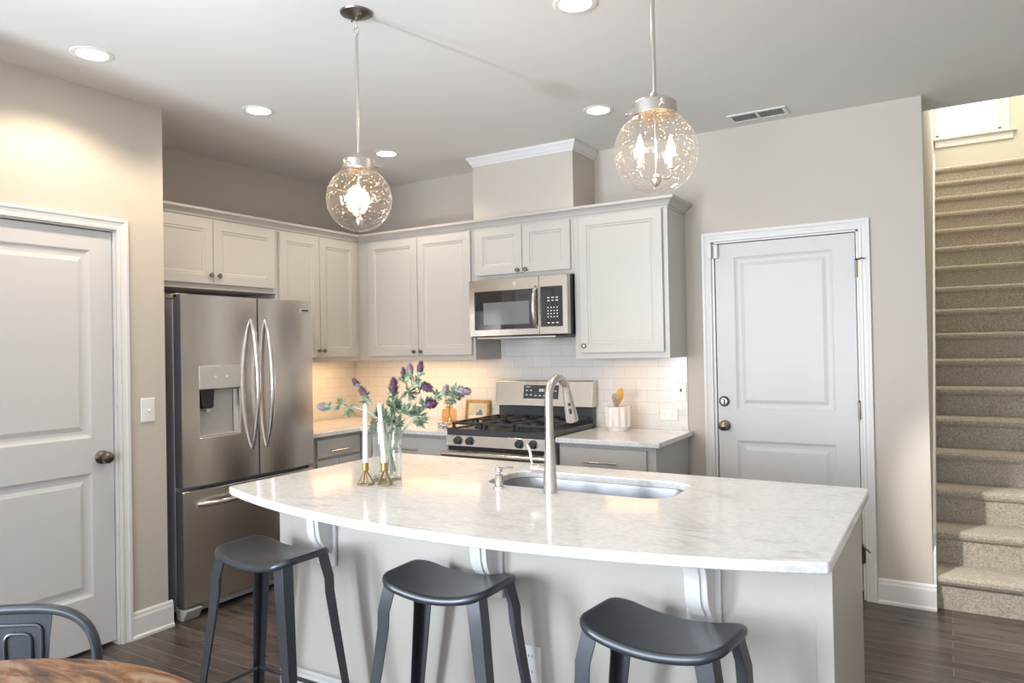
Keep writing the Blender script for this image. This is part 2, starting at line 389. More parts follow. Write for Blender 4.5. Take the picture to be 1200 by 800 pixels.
def tag(o, label, cat, group=None):
    o['label'] = label; o['category'] = cat
    if group: o['group'] = group
    return o
def thing(name, label, cat, loc=(0, 0, 0), rotz=0, group=None):
    o = bpy.data.objects.new(name, None); C.objects.link(o); o.empty_display_size = 0.1
    o.location = loc; o.rotation_euler = (0, 0, rotz)
    return tag(o, label, cat, group)
def struct(o): o['kind'] = 'structure'; return o
def sroot(name, loc=(0, 0, 0), rotz=0):
    o = bpy.data.objects.new(name, None); C.objects.link(o); o.location = loc; o.rotation_euler = (0, 0, rotz); o['kind'] = 'structure'; return o
def dup(root, loc, rotz=None, label=None):
    r = root.copy(); C.objects.link(r); r.location = loc
    if rotz is not None: r.rotation_euler = (0, 0, rotz)
    if label: r['label'] = label
    for ch in list(root.children):
        c = ch.copy(); C.objects.link(c); c.parent = r
        for g in list(ch.children):
            d = g.copy(); C.objects.link(d); d.parent = c
    return r
def arc(cx, cz, r, a0, a1, n): return [(cx+r*math.cos(a0+(a1-a0)*i/n), cz+r*math.sin(a0+(a1-a0)*i/n)) for i in range(n+1)]
def rrect(x0, x1, y0, y1, r, n=8):
    P = []
    for cx, cy, a in ((x1-r, y0+r, -PI/2), (x1-r, y1-r, 0), (x0+r, y1-r, PI/2), (x0+r, y0+r, PI)):
        P += [(cx+r*math.cos(a+PI/2*i/n), cy+r*math.sin(a+PI/2*i/n)) for i in range(n+1)]
    return P

# ------------------------------------------------------------------ room shell
H = 2.736
XL = 0.643       # face of the left door wall
ZC = 0.897       # counter height
b = MB(); b.box(-0.15, 5.55, -8.15, 0.0, -0.12, 0); b.box(4.09, 5.1, 0, 0.3, -0.12, 0)
struct(b.build('floor', M['floor'], smooth=False))
b = MB(); b.box(-0.15, 5.55, -8.15, 0.0, H, H+0.28); b.box(-0.15, 5.1, 0.0, 0.31, H, H+0.28)
struct(b.build('ceiling', M['ceiling'], smooth=False))
# back wall with the door opening
DX0, DX1, DZ = 2.955, 3.768, 2.052
b = MB(); b.box(-0.12, DX0, 0, 0.12, 0, H); b.box(DX1, 4.09, 0, 0.12, 0, H); b.box(DX0, DX1, 0, 0.12, DZ, H)
struct(b.build('wall_back', M['wall'], smooth=False))
b = MB(); b.box(-0.12, 0, -2.22, 0, 0, H); struct(b.build('wall_alcove', M['wall'], smooth=False))
LY0, LY1, LZ = -3.155, -2.370, 2.052
b = MB()
b.box(0.53, XL, LY1, -2.11, 0, H); b.box(0.53, XL, -5.4, LY0, 0, H); b.box(0.53, XL, -8.0, -6.8, 0, H); b.box(0.53, XL, -6.8, -5.4, 2.35, H); b.box(0.53, XL, LY0, LY1, LZ, H)
b.box(0, 0.53, -2.22, -2.11, 0, H)
struct(b.build('wall_left', M['wall'], smooth=False))
b = MB(); b.box(XL, 1.155, -4.75, -4.6, 0, H); struct(b.build('wall_shadow_blocker', M['wall'], smooth=False))  # unseen blocker added to cast the shadow edge on the ceiling
b = MB(); b.box(5.4, 5.52, -8.0, 0, 0, H); b.box(5.17, 5.4, 0.0, 0.12, 0, H)
struct(b.build('wall_right', M['wall'], smooth=False))
# rear wall with three window openings
W = [(1.05, 2.05, 0.2, 2.4), (2.3, 3.9, 0.6, 2.4), (4.2, 5.25, 0.6, 2.4)]
b = MB(); xs = [XL-0.1] + [q for w in W for q in w[:2]] + [5.5]
for i in range(0, len(xs), 2): b.box(xs[i], xs[i+1], -8.12, -8.0, 0, H)
for x0, x1, z0, z1 in W: b.box(x0, x1, -8.12, -8.0, 0, z0); b.box(x0, x1, -8.12, -8.0, z1, H)
struct(b.build('wall_rear', M['wall'], smooth=False))
# stairwell walls above and beside the stairs
b = MB(); b.box(3.97, 4.09, 0.12, 4.6, 0, 5.6); struct(b.build('wall_stair_left', M['wall'], smooth=False))
b = MB(); b.box(5.05, 5.17, 0.0, 4.6, 0, 5.6); struct(b.build('wall_stair_right', M['landing'], smooth=False))
SW = (4.116, 4.70, 3.60, 4.70)
b = MB(); b.box(3.97, SW[0], 4.6, 4.72, 0, 5.6); b.box(SW[1], 5.17, 4.6, 4.72, 0, 5.6); b.box(SW[0], SW[1], 4.6, 4.72, 0, SW[2]); b.box(SW[0], SW[1], 4.6, 4.72, SW[3], 5.6)
struct(b.build('wall_landing', M['landing'], smooth=False))
b = MB(); b.box(3.97, 5.17, -0.2, 4.72, 5.6, 5.7); struct(b.build('ceiling_stair', M['ceiling'], smooth=False))
b = MB(); b.box(3.97, 5.17, 0.19, 0.31, H+0.28, 5.6); struct(b.build('wall_stair_front', M['wall'], smooth=False))
# window at the head of the stairs
w = sroot('window_1')
b = MB()
for x0, x1, z0, z1 in ((SW[0], SW[0]+0.03, SW[2], SW[3]), (SW[1]-0.03, SW[1], SW[2], SW[3]), (SW[0], SW[1], SW[2], SW[2]+0.03), (SW[0], SW[1], SW[3]-0.03, SW[3])): b.box(x0, x1, 4.61, 4.66, z0, z1)
b.build('window_frame', M['trim'], w, bevel=0.003)
b = MB(); b.box(SW[0]+0.03, SW[1]-0.03, 4.633, 4.637, SW[2]+0.03, SW[3]-0.03); b.build('window_pane', M['pane'], w)
b = MB(); b.box(SW[1], SW[1]+0.07, 4.58, 4.6, SW[2]-0.02, SW[3]+0.07); b.box(SW[0]-0.02, SW[1]+0.07, 4.58, 4.6, SW[3], SW[3]+0.07); b.build('window_casing', M['trim'], w, bevel=0.003)
b = MB(); b.box(4.095, SW[1]+0.13, 4.54, 4.6, SW[2]-0.035, SW[2]-0.005); b.box(4.105, SW[1]+0.10, 4.575, 4.6, SW[2]-0.11, SW[2]-0.035); b.build('window_sill', M['trim'], w, bevel=0.004)

# wood and plaster trim
def baseboard(name, pts, nrm):
    """straight run from pts[0] to pts[1]; nrm points into the room"""
    prof = [(0, 0), (0.022, 0), (0.022, 0.012), (0.014, 0.02), (0.014, 0.105), (0.010, 0.118), (0.010, 0.126), (0.004, 0.136), (0, 0.136)]
    p, q = Vector(pts[0]), Vector(pts[1]); n = Vector(nrm); b = MB()
    b.loft([[(e.x+n.x*o, e.y+n.y*o, z) for o, z in prof] for e in (p, q)])
    return struct(b.build(name, M['trim'], smooth=False))
baseboard('baseboard_left', ((XL, -2.312, 0), (XL, -2.089, 0)), (1, 0, 0))
baseboard('baseboard_left_near', ((XL, -8, 0), (XL, -3.215, 0)), (1, 0, 0))
baseboard('baseboard_back', ((3.828, 0, 0), (4.105, 0, 0)), (0, -1, 0))
baseboard('baseboard_landing', ((4.105, 4.6, 3.145), (5.05, 4.6, 3.145)), (0, -1, 0)).location.z = 3.145
def casing(mb, x0, x1, z1, y):
    prof = [(0.004, 0), (0.004, 0.012), (0.016, 0.014), (0.022, 0.010), (0.038, 0.014), (0.044, 0.018), (0.058, 0.018), (0.058, 0)]
    mb.loft([[p for p in ((x0-o, y-t, 0), (x0-o, y-t, z1+o), (x1+o, y-t, z1+o), (x1+o, y-t, 0))] for o, t in prof], closed=False, cap0=False, cap1=False)
DRINGS = [(0.012, 0.007), (0.022, 0.0095), (0.036, 0.0095), (0.058, 0.003)]
def hinge(parent, x, y, z):
    h = MB(); h.lathe([(0.0065, -0.048), (0.0065, 0.048)], (x, y, z), 10); h.lathe([(0.004, 0.048), (0.008, 0.052), (0.004, 0.058)], (x, y, z), 10)
    h.box(x-0.004, x+0.02, y+0.002, y+0.006, z-0.045, z+0.045)
    return h.build('hinge', M['bronze'], parent)
# pantry door in the left wall (local x runs along +Y)
d = sroot('door_1', (XL, LY0, 0), PI/2)
WL = LY1-LY0
b = MB(); casing(b, 0, WL, LZ, 0); b.build('door_casing', M['trim'], d, smooth=False)
b = MB(); b.box(0, 0.004, 0, 0.11, 0, LZ); b.box(WL-0.004, WL, 0, 0.11, 0, LZ); b.box(0, WL, 0, 0.11, LZ-0.004, LZ); b.box(0, WL, 0.075, 0.11, 0, LZ); b.build('door_jamb', M['trim'], d, smooth=False)
b = MB(); b.slab(0.006, WL-0.008, 0.022, LZ-0.008, 0.018, 0.04, [(0.115, WL-0.115, 0.27, 0.865), (0.115, WL-0.115, 1.035, 1.945)], DRINGS, 0.002); sl = b.build('door_slab', M['door'], d, smooth=False)
b = MB(); b.lathe([(0.0, 0.0), (0.033, 0.0), (0.033, 0.004), (0.026, 0.010), (0.012, 0.014), (0.011, 0.030), (0.018, 0.036), (0.027, 0.046), (0.029, 0.055), (0.026, 0.064), (0.014, 0.071), (0.0, 0.073)], (WL-0.07, 0.018, 0.935), 28, 'Y')
b.build('door_knob', M['bronze'], d)
# garage entry door in the back wall
d = sroot('door_2', (0, 0, 0))
b = MB(); casing(b, DX0, DX1, DZ, 0); b.build('door_casing', M['trim'], d, smooth=False)
b = MB(); b.box(DX0, DX0+0.012, 0, 0.12, 0, DZ); b.box(DX1-0.012, DX1, 0, 0.12, 0, DZ); b.box(DX0, DX1, 0, 0.12, DZ-0.009, DZ); b.box(DX0, DX1, 0.08, 0.12, 0, DZ); b.build('door_jamb', M['trim'], d, smooth=False)
b = MB(); b.slab(DX0+0.0175, DX1-0.016, 0.045, DZ-0.014, 0.004, 0.045, [(3.085, 3.635, 0.27, 0.85), (3.085, 3.635, 1.035, 1.955)], DRINGS, 0.002); b.build('door_slab', M['door'], d, smooth=False)
b = MB(); b.box(DX0+0.012, DX1-0.012, -0.02, 0.09, 0, 0.03); b.box(DX0+0.012, DX1-0.012, 0.0, 0.05, 0.03, 0.043); b.build('door_threshold', M['threshold'], d, bevel=0.004)
b = MB(); b.lathe([(0.0, 0.0), (0.032, 0.0), (0.032, 0.006), (0.024, 0.012), (0.022, 0.018), (0.0, 0.019)], (3.012, 0.004, 1.083), 28, 'Y'); b.box(3.006, 3.018, -0.034, -0.012, 1.068, 1.098); b.build('deadbolt', M['pewter'], d, bevel=0.002)
b = MB(); b.lathe([(0.0, 0.0), (0.032, 0.0), (0.032, 0.004), (0.026, 0.010), (0.012, 0.014), (0.011, 0.030), (0.018, 0.036), (0.027, 0.046), (0.029, 0.055), (0.026, 0.064), (0.014, 0.071), (0.0, 0.073)], (3.014, 0.004, 0.937), 28, 'Y'); b.build('door_knob', M['pewter'], d)
for hz in (1.835, 1.045, 0.25): hinge(d, DX1-0.012, -0.004, hz)
b = MB(); b.tube([(DX1-0.012, -0.012, 1.885), (DX1+0.02, -0.03, 1.89), (DX1+0.035, -0.04, 1.885)], 0.004, 8); b.tube([(DX1-0.012, -0.012, 0.305), (DX1-0.04, -0.03, 0.31)], 0.004, 8); b.tube([(DX1-0.012, -0.012, 0.30), (DX1+0.03, -0.04, 0.275)], 0.004, 8); b.build('hinge_pin_stop', M['bronze'], d)
# chase over the range with its white crown
CX0, CX1, CY = 1.418, 2.178, -0.322
b = MB(); b.box(CX0, CX1, CY, 0, 2.25, H); struct(b.build('wall_chase', M['wall'], smooth=False))
def sweepL(mb, path, prof):
    """path: list of (x,y,nx,ny) mitred corner points; prof (offset, z)"""
    mb.loft([[(x+nx*o, y+ny*o, z) for o, z in prof] for x, y, nx, ny in path])
b = MB(); sweepL(b, [(CX0, 0, -1, 0), (CX0, CY, -1, -1), (CX1, CY, 1, -1), (CX1, 0, 1, 0)], [(0, H-0.062), (0.005, H-0.062), (0.007, H-0.05), (0.013, H-0.046), (0.024, H-0.024), (0.032, H-0.016), (0.035, H-0.001), (0, H-0.001)])
struct(b.build('trim_1', M['trim'], smooth=False))
# backsplash
b = MB(); b.box(0.009, 2.787, -0.009, 0, ZC, 1.355); b.box(1.425, 2.175, -0.009, 0, 1.355, 1.52); struct(b.build('wall_backsplash', M['tile'], smooth=False))
b = MB(); b.box(0, 1.10, -0.009, 0, ZC, 1.355)
o = struct(b.build('wall_backsplash_side', M['tile_side'], loc=(0, -1.10, 0), rotz=PI/2, smooth=False))

# ------------------------------------------------------------------ stairs
st = thing('staircase', 'straight flight of tan carpeted stairs rising beside the back wall', 'stairs', (4.1, 0, 0))
RI, TR, NS = 0.185, 0.245, 17
for k in range(NS):
    y0 = 0.02+k*TR; z1 = (k+1)*RI
    b = MB(); prof = [(y0+0.028, max(0.0, z1-RI-0.03)), (y0+0.022, z1-0.052), (y0+0.004, z1-0.046), (y0-0.006, z1-0.030), (y0-0.005, z1-0.014), (y0+0.008, z1-0.002), (y0+0.03, z1), (y0+TR+0.028 if k < NS-1 else 4.58, z1-0.002), (y0+TR+0.028 if k < NS-1 else 4.58, max(0.0, z1-RI-0.03))]
    b.prism(prof, 'X', 0.006, 0.945)
    b.build('step', M['carpet'], st, bevel=0.0)
b = MB(); b.prism([(0.0, 0.0), (0.0, 0.30), (0.06, 0.385), (0.06+15.6*TR, 0.385+15.6*RI), (0.06+15.6*TR, 3.145+0.14), (4.575, 3.145+0.14), (4.575, 3.0), (0.3, 0.0)], 'X', -0.008, 0.0055); b.build('skirt_board', M['trim'], st, smooth=False)

# ------------------------------------------------------------------ ceiling fittings
for k, (x, y, lab) in enumerate([(1.043, -2.692, 'lit recessed ceiling light above the white pantry door'), (1.031, -1.801, 'lit recessed ceiling light out in front of the refrigerator'),
        (1.021, -0.753, 'small lit recessed ceiling light beside the left globe pendant, near the cabinet corner'), (2.557, -0.762, 'lit recessed ceiling light just left of the right globe pendant'),
        (3.000, -1.951, 'lit recessed ceiling light cut by the top of the photo above the island')]):
    if k == 0:
        t = thing('recessed_light', lab, 'ceiling light', (x, y, H), 0, 'recessed ceiling lights')
        b = MB(); b.lathe([(0.060, 0.0), (0.062, -0.003), (0.080, -0.005), (0.086, -0.002), (0.086, 0.0)], seg=40); b.build('trim_ring', M['can_trim'], t)
        b = MB(); b.lathe([(0.0, -0.0035), (0.061, -0.003), (0.061, 0.0), (0.0, 0.0)], seg=40); b.build('lens', M['can'], t)
        can0 = t
    else: dup(can0, (x, y, H), None, lab)
    sl_ = bpy.data.lights.new('downlight_beam', 'SPOT'); sl_.energy = (44, 30, 30, 8, 40)[k]; sl_.color = (1.0, 0.80, 0.58); sl_.shadow_soft_size = 0.055; sl_.spot_size = 2.45; sl_.spot_blend = 0.45
    so_ = bpy.data.objects.new('downlight_beam', sl_); C.objects.link(so_); so_.location = (x, y, H-0.012)
t = thing('ceiling_vent', 'white louvred air vent in the ceiling near the back wall', 'vent', (3.285, -0.178, H))
b = MB(); 
for q in ((-0.16, 0.16, -0.075, -0.058), (-0.16, 0.16, 0.058, 0.075), (-0.16, -0.138, -0.058, 0.058), (0.138, 0.16, -0.058, 0.058), (-0.008, 0.008, -0.058, 0.058)): b.box(*q, -0.008, 0.0)
b.build('vent_frame', M['trim'], t, bevel=0.002)
b = MB()
for i in range(8):
    y = -0.05+i*0.0143
    b.quad([(-0.138, y, -0.007), (0.138, y, -0.007), (0.138, y+0.008, -0.0015), (-0.138, y+0.008, -0.0015)])
b.build('louvres', M['can_trim'], t, smooth=False)
b = MB(); b.box(-0.138, 0.138, -0.058, 0.058, -0.001, 0.0); b.build('duct_opening', M['slot'], t, smooth=False)

# globe pendants
def pendant(loc, rotz, label, zc):
    t = thing('globe_pendant', label, 'pendant light', loc, rotz, 'glass globe pendants')
    g = zc-H
    b = MB(); b.lathe([(0.0, -0.028), (0.012, -0.028), (0.020, -0.024), (0.045, -0.012), (0.060, -0.006), (0.062, 0.0), (0, 0)], seg=36); cn = b.build('canopy', M['pewter'], t)
    for a in (0.6, 3.7): b = MB(); b.lathe([(0.0, -0.024), (0.005, -0.022), (0.005, -0.008), (0, -0.008)], (0.036*math.cos(a), 0.036*math.sin(a), 0), 10); b.build('screw', M['pewter'], cn)
    b = MB()
    for i, zz in enumerate((-0.045, -0.072)):
        pts = [(0.009*math.cos(q), 0, 0.018*math.sin(q)+zz) if i % 2 == 0 else (0, 0.009*math.cos(q), 0.018*math.sin(q)+zz) for q in [2*PI*j/16 for j in range(16)]]
        b.tube(pts, 0.0022, 6, closed=True)
    b.build('chain_link', M['nickel'], t)
    b = MB(); b.lathe([(0.004, -0.084), (0.006, -0.088), (0.0062, g+0.180), (0.010, g+0.176), (0.016, g+0.166), (0.018, g+0.158)], seg=16); b.build('rod', M['nickel'], t)
    b = MB(); b.lathe([(0.0, g+0.163), (0.03, g+0.161), (0.056, g+0.154), (0.065, g+0.146), (0.067, g+0.112), (0.064, g+0.110), (0.063, g+0.140), (0.0, g+0.148)], seg=44)
    for a in (0.5, 2.6, 4.7): b.tube([(0.064*math.cos(a), 0.064*math.sin(a), g+0.128), (0.082*math.cos(a), 0.082*math.sin(a), g+0.128), (0.083*math.cos(a), 0.083*math.sin(a), g+0.128), (0.088*math.cos(a), 0.088*math.sin(a), g+0.128)], [0.0035, 0.0035, 0.007, 0.006], 10)
    b.build('fitter_cap', M['nickel'], t)
    R = 0.125; a0 = math.asin(0.058/R)
    prof = [(0.058, g+0.136)]+[(R*math.sin(a0+(PI-a0)*i/40), g+R*math.cos(a0+(PI-a0)*i/40)) for i in range(41)]
    b = MB(); b.lathe(prof, seg=64); 
    bmesh.ops.delete(b.b, geom=[f for f in b.b.faces if len(f.verts) > 4 and f.calc_center_median().z > g+0.1], context='FACES')
    b.build('glass_globe', M['seeded'], t, angle=60)
    b = MB(); b.tube([(0, 0, g+0.15), (0, 0, g-0.075)], 0.003, 10); b.lathe([(0.0, g-0.102), (0.009, g-0.099), (0.0155, g-0.086), (0.0155, g-0.080), (0.009, g-0.068), (0.004, g-0.064), (0.0, g-0.064)], seg=20)
    for s in (1, -1): b.tube([(s*0.012, 0, g-0.078)]+[(s*(0.03+0.017*math.sin(q)), 0, g-0.060-0.018*math.cos(q)) for q in [PI/2*i/6 for i in range(7)]]+[(s*0.047, 0, g-0.045)], 0.003, 8)
    b.build('candelabra_arm', M['nickel'], t)
    for s in (1, -1):
        b = MB(); b.lathe([(0.0, g-0.048), (0.011, g-0.048), (0.012, g-0.042), (0.0085, g-0.040), (0.0085, g-0.012), (0.0, g-0.012)], (s*0.047, 0, 0), 16); sk = b.build('candle_socket', M['candle_sleeve'], t)
        b = MB(); b.lathe([(0.0, g-0.012), (0.007, g-0.011), (0.0115, g+0.004), (0.012, g+0.012), (0.009, g+0.026), (0.004, g+0.042), (0.0, g+0.055)], (s*0.047, 0, 0), 16); b.build('bulb', M['bulb'], sk)
    return t
pendant((2.258, -2.352, H), -yaw*0+math.atan2(fwd.y, fwd.x)+0.12, 'clear glass globe pendant on a nickel rod above the flower vase', 2.014)
pendant((3.448, -2.350, H), math.atan2(rt.y, rt.x)+0.1, 'clear glass globe pendant with two lit bulbs above the sink end of the island', 2.008)

# ------------------------------------------------------------------ cabinets
CR = [(0.052, 0.0), (0.055, 0.0045), (0.064, 0.0045), (0.072, 0.0095)]
DR = [(0.0, 0.0)]
def knob(parent, x, y, z):
    b = MB(); b.lathe([(0.0, 0.0), (0.006, 0.0), (0.005, 0.008), (0.008, 0.012), (0.0135, 0.016), (0.0145, 0.020), (0.012, 0.024), (0.0, 0.0255)], (x, y, z), 18, 'Y')
    return b.build('knob', M['pewter'], parent)
def cdoor(parent, x0, x1, z0, z1, yf, kx, kz, mat):
    b = MB(); b.slab(x0, x1, z0, z1, yf, 0.019, [(x0+0.0021, x1-0.0021, z0+0.0021, z1-0.0021)], CR, 0.002)
    d = b.build('door', mat, parent, smooth=False)
    if kx is not None: knob(d, kx, yf, kz)
    return d
def pull(parent, x, y, z, w=0.20):
    b = MB(); b.tube([(x-w/2, y-0.028, z), (x+w/2, y-0.028, z)], 0.0055, 10)
    for s in (-1, 1): b.tube([(x+s*w*0.36, y, z), (x+s*w*0.36, y-0.028, z)], 0.0045, 8)
    return b.build('bar_pull', M['nickel'], parent)
YU, ZB, ZT = 0.325, 1.356, 2.246
def upper(label, loc, rotz, W_, doors, z0, z1=ZT, depth=YU, x0=0.0):
    t = thing('wall_cabinet', label, 'cabinet', loc, rotz, 'pale grey wall cabinets')
    b = MB(); b.box(x0, W_, -depth, -0.001, z0, z1); b.build('cabinet_box', M['cab'], t, bevel=0.0015)
    for (a, c, d0, d1, kx, kz) in doors: cdoor(t, a, c, d0, d1, -depth-0.0205, kx, kz, M['cab'])
    return t
upper('wide two-door wall cabinet directly above the refrigerator', (0, -2.105, 0), PI/2, 0.985, [(0.03, 0.494, 1.853, 2.237, 0.47, 1.905), (0.498, 0.966, 1.853, 2.237, 0.528, 1.905)], 1.822, depth=0.355)
upper('tall two-door wall cabinet between the refrigerator and the room corner', (0, -1.119, 0), PI/2, 1.117, [(0.022, 0.374, 1.39, 2.237, 0.350, 1.437), (0.378, 0.742, 1.39, 2.237, 0.402, 1.437)], ZB, depth=0.355)
upper('tall two-door wall cabinet between the room corner and the microwave', (0.357, 0, 0), 0, 1.060, [(0.105, 0.576, 1.39, 2.237, 0.548, 1.418), (0.580, 1.040, 1.39, 2.237, 0.608, 1.418)], ZB)
upper('short two-door wall cabinet directly above the microwave', (1.418, 0, 0), 0, 0.758, [(0.028, 0.388, 1.922, 2.237, 0.360, 1.942), (0.392, 0.740, 1.922, 2.237, 0.420, 1.942)], 1.893)
upper('tall single-door wall cabinet to the right of the microwave', (2.177, 0, 0), 0, 0.612, [(0.042, 0.582, 1.392, 2.237, 0.070, 1.436)], ZB)
b = MB(); b.loft([[(x+nx*o, y+ny*o, z) for o, z in [(0.0, 2.240), (0.004, 2.240), (0.004, 2.252), (0.011, 2.255), (0.016, 2.266), (0.030, 2.280), (0.042, 2.284), (0.050, 2.288), (0.054, 2.302), (0.0, 2.302)]] for x, y, nx, ny in [(0.356, -2.106, 1, 0), (0.356, -YU, 1, -1), (2.790, -YU, 1, -1), (2.790, -0.002, 1, 0)]])
tag(b.build('crown_moulding', M['cab'], smooth=False), 'stepped crown moulding running along the tops of all wall cabinets', 'moulding')

def base(label, loc, rotz, x0, x1, dr0, dr1, depth=0.60, pulls=True, dark=None, box0=None):
    t = thing('base_cabinet', label, 'cabinet', loc, rotz, 'grey base cabinets')
    b = MB(); b.box(x0 if box0 is None else box0, x1, -depth, -0.012, 0.10, ZC-0.0305); b.box(x0 if box0 is None else box0, x1, -depth+0.06, -0.012, 0, 0.10)
    b.build('cabinet_box', M['cablow'], t, bevel=0.0015)
    b = MB(); b.slab(dr0, dr1, 0.725, 0.845, -depth-0.0205, 0.019, [(dr0+0.0021, dr1-0.0021, 0.7271, 0.8429)], [(0.0, 0.0)], 0.002); d = b.build('drawer', M['cablow'], t, smooth=False); pull(d, (dr0+dr1)/2, -depth-0.0205, 0.765)
    m = (dr0+dr1)/2
    for a, c, kx in ((dr0, m-0.002, m-0.03), (m+0.002, dr1, m+0.03)): cdoor(t, a, c, 0.12, 0.705, -depth-0.0205, kx, 0.66, M['cablow'])
    return t
base('grey drawer base cabinet between the refrigerator and the corner', (0, 0, 0), PI/2, -1.085, -0.012, -1.025, -0.625)
base('grey drawer base cabinet between the corner and the range', (0, 0, 0), 0, 0.625, 1.408, 0.70, 1.385, box0=0.603)
base('grey drawer base cabinet on the right of the range', (0, 0, 0), 0, 2.19, 2.79, 2.20, 2.74)
b = MB(); b.prism([(0.012, -1.095), (0.645, -1.095), (0.645, -0.645), (1.415, -0.645), (1.415, -0.012), (0.012, -0.012)], 'Z', ZC-0.03, ZC)
tag(b.build('countertop', M['quartz'], bevel=0.004), 'L-shaped white quartz countertop in the corner between refrigerator and range', 'countertop', 'wall countertops')
b = MB(); b.prism([(2.185, -0.645), (2.825, -0.645), (2.825, -0.012), (2.185, -0.012)], 'Z', ZC-0.03, ZC)
tag(b.build('countertop', M['quartz'], bevel=0.004), 'short white quartz countertop on the right of the range', 'countertop', 'wall countertops')

# ------------------------------------------------------------------ refrigerator (local x along +Y, front faces -y local = +X world)
FY0, FY1 = -2.037, -1.103
fr = thing('refrigerator', 'stainless steel french door refrigerator with ice dispenser in the left alcove', 'refrigerator', (0, FY0, 0), PI/2)
FW = FY1-FY0; FS = 0.505; FXF = -0.67
b = MB(); b.box(0.006, FW-0.006, -0.598, -0.03, 0.035, 1.735); b.build('case', M['darkcase'], fr, bevel=0.006)
def bulge(x0, x1, amp): 
    c, h = (x0+x1)/2, (x1-x0)/2
    return lambda x, y, z: (x, y-(amp*(1-((x-c)/h)**2) if y < -0.655 else 0), z)
def fdoor(name, x0, x1, z0, z1, panels=(), rings=(), amp=0.018):
    b = MB(); b.slab(x0, x1, z0, z1, FXF, 0.062, panels, rings, 0.0025)
    b.slice_x([x0+(x1-x0)*i/12 for i in range(1, 12)])
    b.bend(bulge(x0, x1, amp))
    o = b.build(name, M['steel'], fr, angle=25); o.data.materials.append(M['doorside'])
    for p in o.data.polygons:
        if abs(p.normal.x) > 0.5 and (abs(p.center.x-x0) < 0.004 or abs(p.center.x-x1) < 0.004): p.material_index = 1
    return o
DI = (0.098, 0.366, 0.968, 1.236)
ld = fdoor('door', 0.0, FS-0.003, 0.712, 1.755, [DI], [(0.004, 0.002), (0.007, 0.008), (0.010, 0.054)])
rd = fdoor('door', FS+0.003, FW, 0.712, 1.755)
fz = fdoor('freezer_drawer', 0.0, FW, 0.075, 0.690, amp=0.018)
for (z0, z1) in ((0.712, 1.755), (0.075, 0.690)):
    b = MB(); b.box(0.008, FW-0.008, -0.609, -0.598, z0+0.006, z1-0.006); b.build('door_gasket', M['gasket'], fr, smooth=False)
b = MB(); b.box(DI[0], DI[1], FXF-0.0185, FXF-0.004, 1.236, 1.365); dp = b.build('dispenser_panel', M['silverplastic'], ld, bevel=0.003)
for i in range(2): b = MB(); b.box(0.19+i*0.075, 0.205+i*0.075, FXF-0.0192, FXF-0.0184, 1.296, 1.308); b.build('panel_icon', M['plate'], dp, smooth=False)
b = MB(); b.box(DI[0]+0.012, DI[1]-0.012, FXF+0.0435, FXF+0.0455, 0.98, 1.228); b.build('dispenser_back', M['silverplastic'], ld, smooth=False)
b = MB(); b.prism([(0.118, 1.234), (0.205, 1.234), (0.198, 1.135), (0.19, 1.128), (0.135, 1.128), (0.127, 1.135)], 'Y', FXF-0.002, FXF+0.038); b.build('dispenser_nozzle', M['black'], ld, bevel=0.004)
b = MB(); b.box(0.16, 0.185, FXF+0.005, FXF+0.015, 1.105, 1.128); b.build('paddle', M['silverplastic'], ld, bevel=0.003)
b = MB(); b.box(DI[0]+0.009, DI[1]-0.009, FXF+0.004, FXF+0.042, 0.974, 0.981); b.build('drip_tray', M['silverplastic'], ld, bevel=0.002)
def bow(z0, z1, x, n=26):
    pts, rad = [], []
    for i in range(n+1):
        s = i/n; pts.append((x, FXF-0.006-0.062*math.sin(PI*s)**0.75, z0+(z1-z0)*s)); rad.append(0.008+0.009*math.sin(PI*s)**0.5)
    return pts, rad
for x, pd in ((FS-0.055, ld), (FS+0.05, rd)):
    pts, rad = bow(0.868, 1.628, x); b = MB(); b.tube(pts, rad, 14, flat=0.85); b.build('door_handle', M['chrome'], pd)
pts = [(0.085+0.76*i/24, FXF-0.008-0.058*min(1, math.sin(PI*i/24)*2.2)**0.7, 0.612+0.008*math.sin(PI*i/24)) for i in range(25)]
b = MB(); b.tube(pts, 0.0155, 14); b.build('drawer_handle', M['chrome'], fz)
b = MB(); b.box(FW-0.115, FW-0.035, FXF-0.0188, FXF-0.006, 1.680, 1.704); bd = b.build('badge', M['silverplastic'], rd, bevel=0.001)
b = MB(); b.box(FW-0.103, FW-0.047, FXF-0.0194, FXF-0.0187, 1.688, 1.699); b.build('badge_lettering', M['slot'], bd, smooth=False)
b = MB(); b.box(0.10, FW-0.10, -0.63, -0.598, 0.02, 0.066); 
b.build('base_grille', M['darkcase'], fr, bevel=0.003)
for x0, x1 in ((0.0, 0.10), (FW-0.10, FW)):
    b = MB(); b.prism([(-0.69, 0.06), (-0.655, 0.0), (-0.60, 0.0), (-0.595, 0.062)], 'X', x0, x1); b.build('foot_cover', M['greyplastic'], fr, bevel=0.004)
for x0, x1 in ((0.0, 0.07), (FW-0.07, FW)):
    b = MB(); b.box(x0, x1, -0.64, -0.52, 1.735, 1.760); b.build('hinge_cover', M['greyplastic'], fr, bevel=0.004)

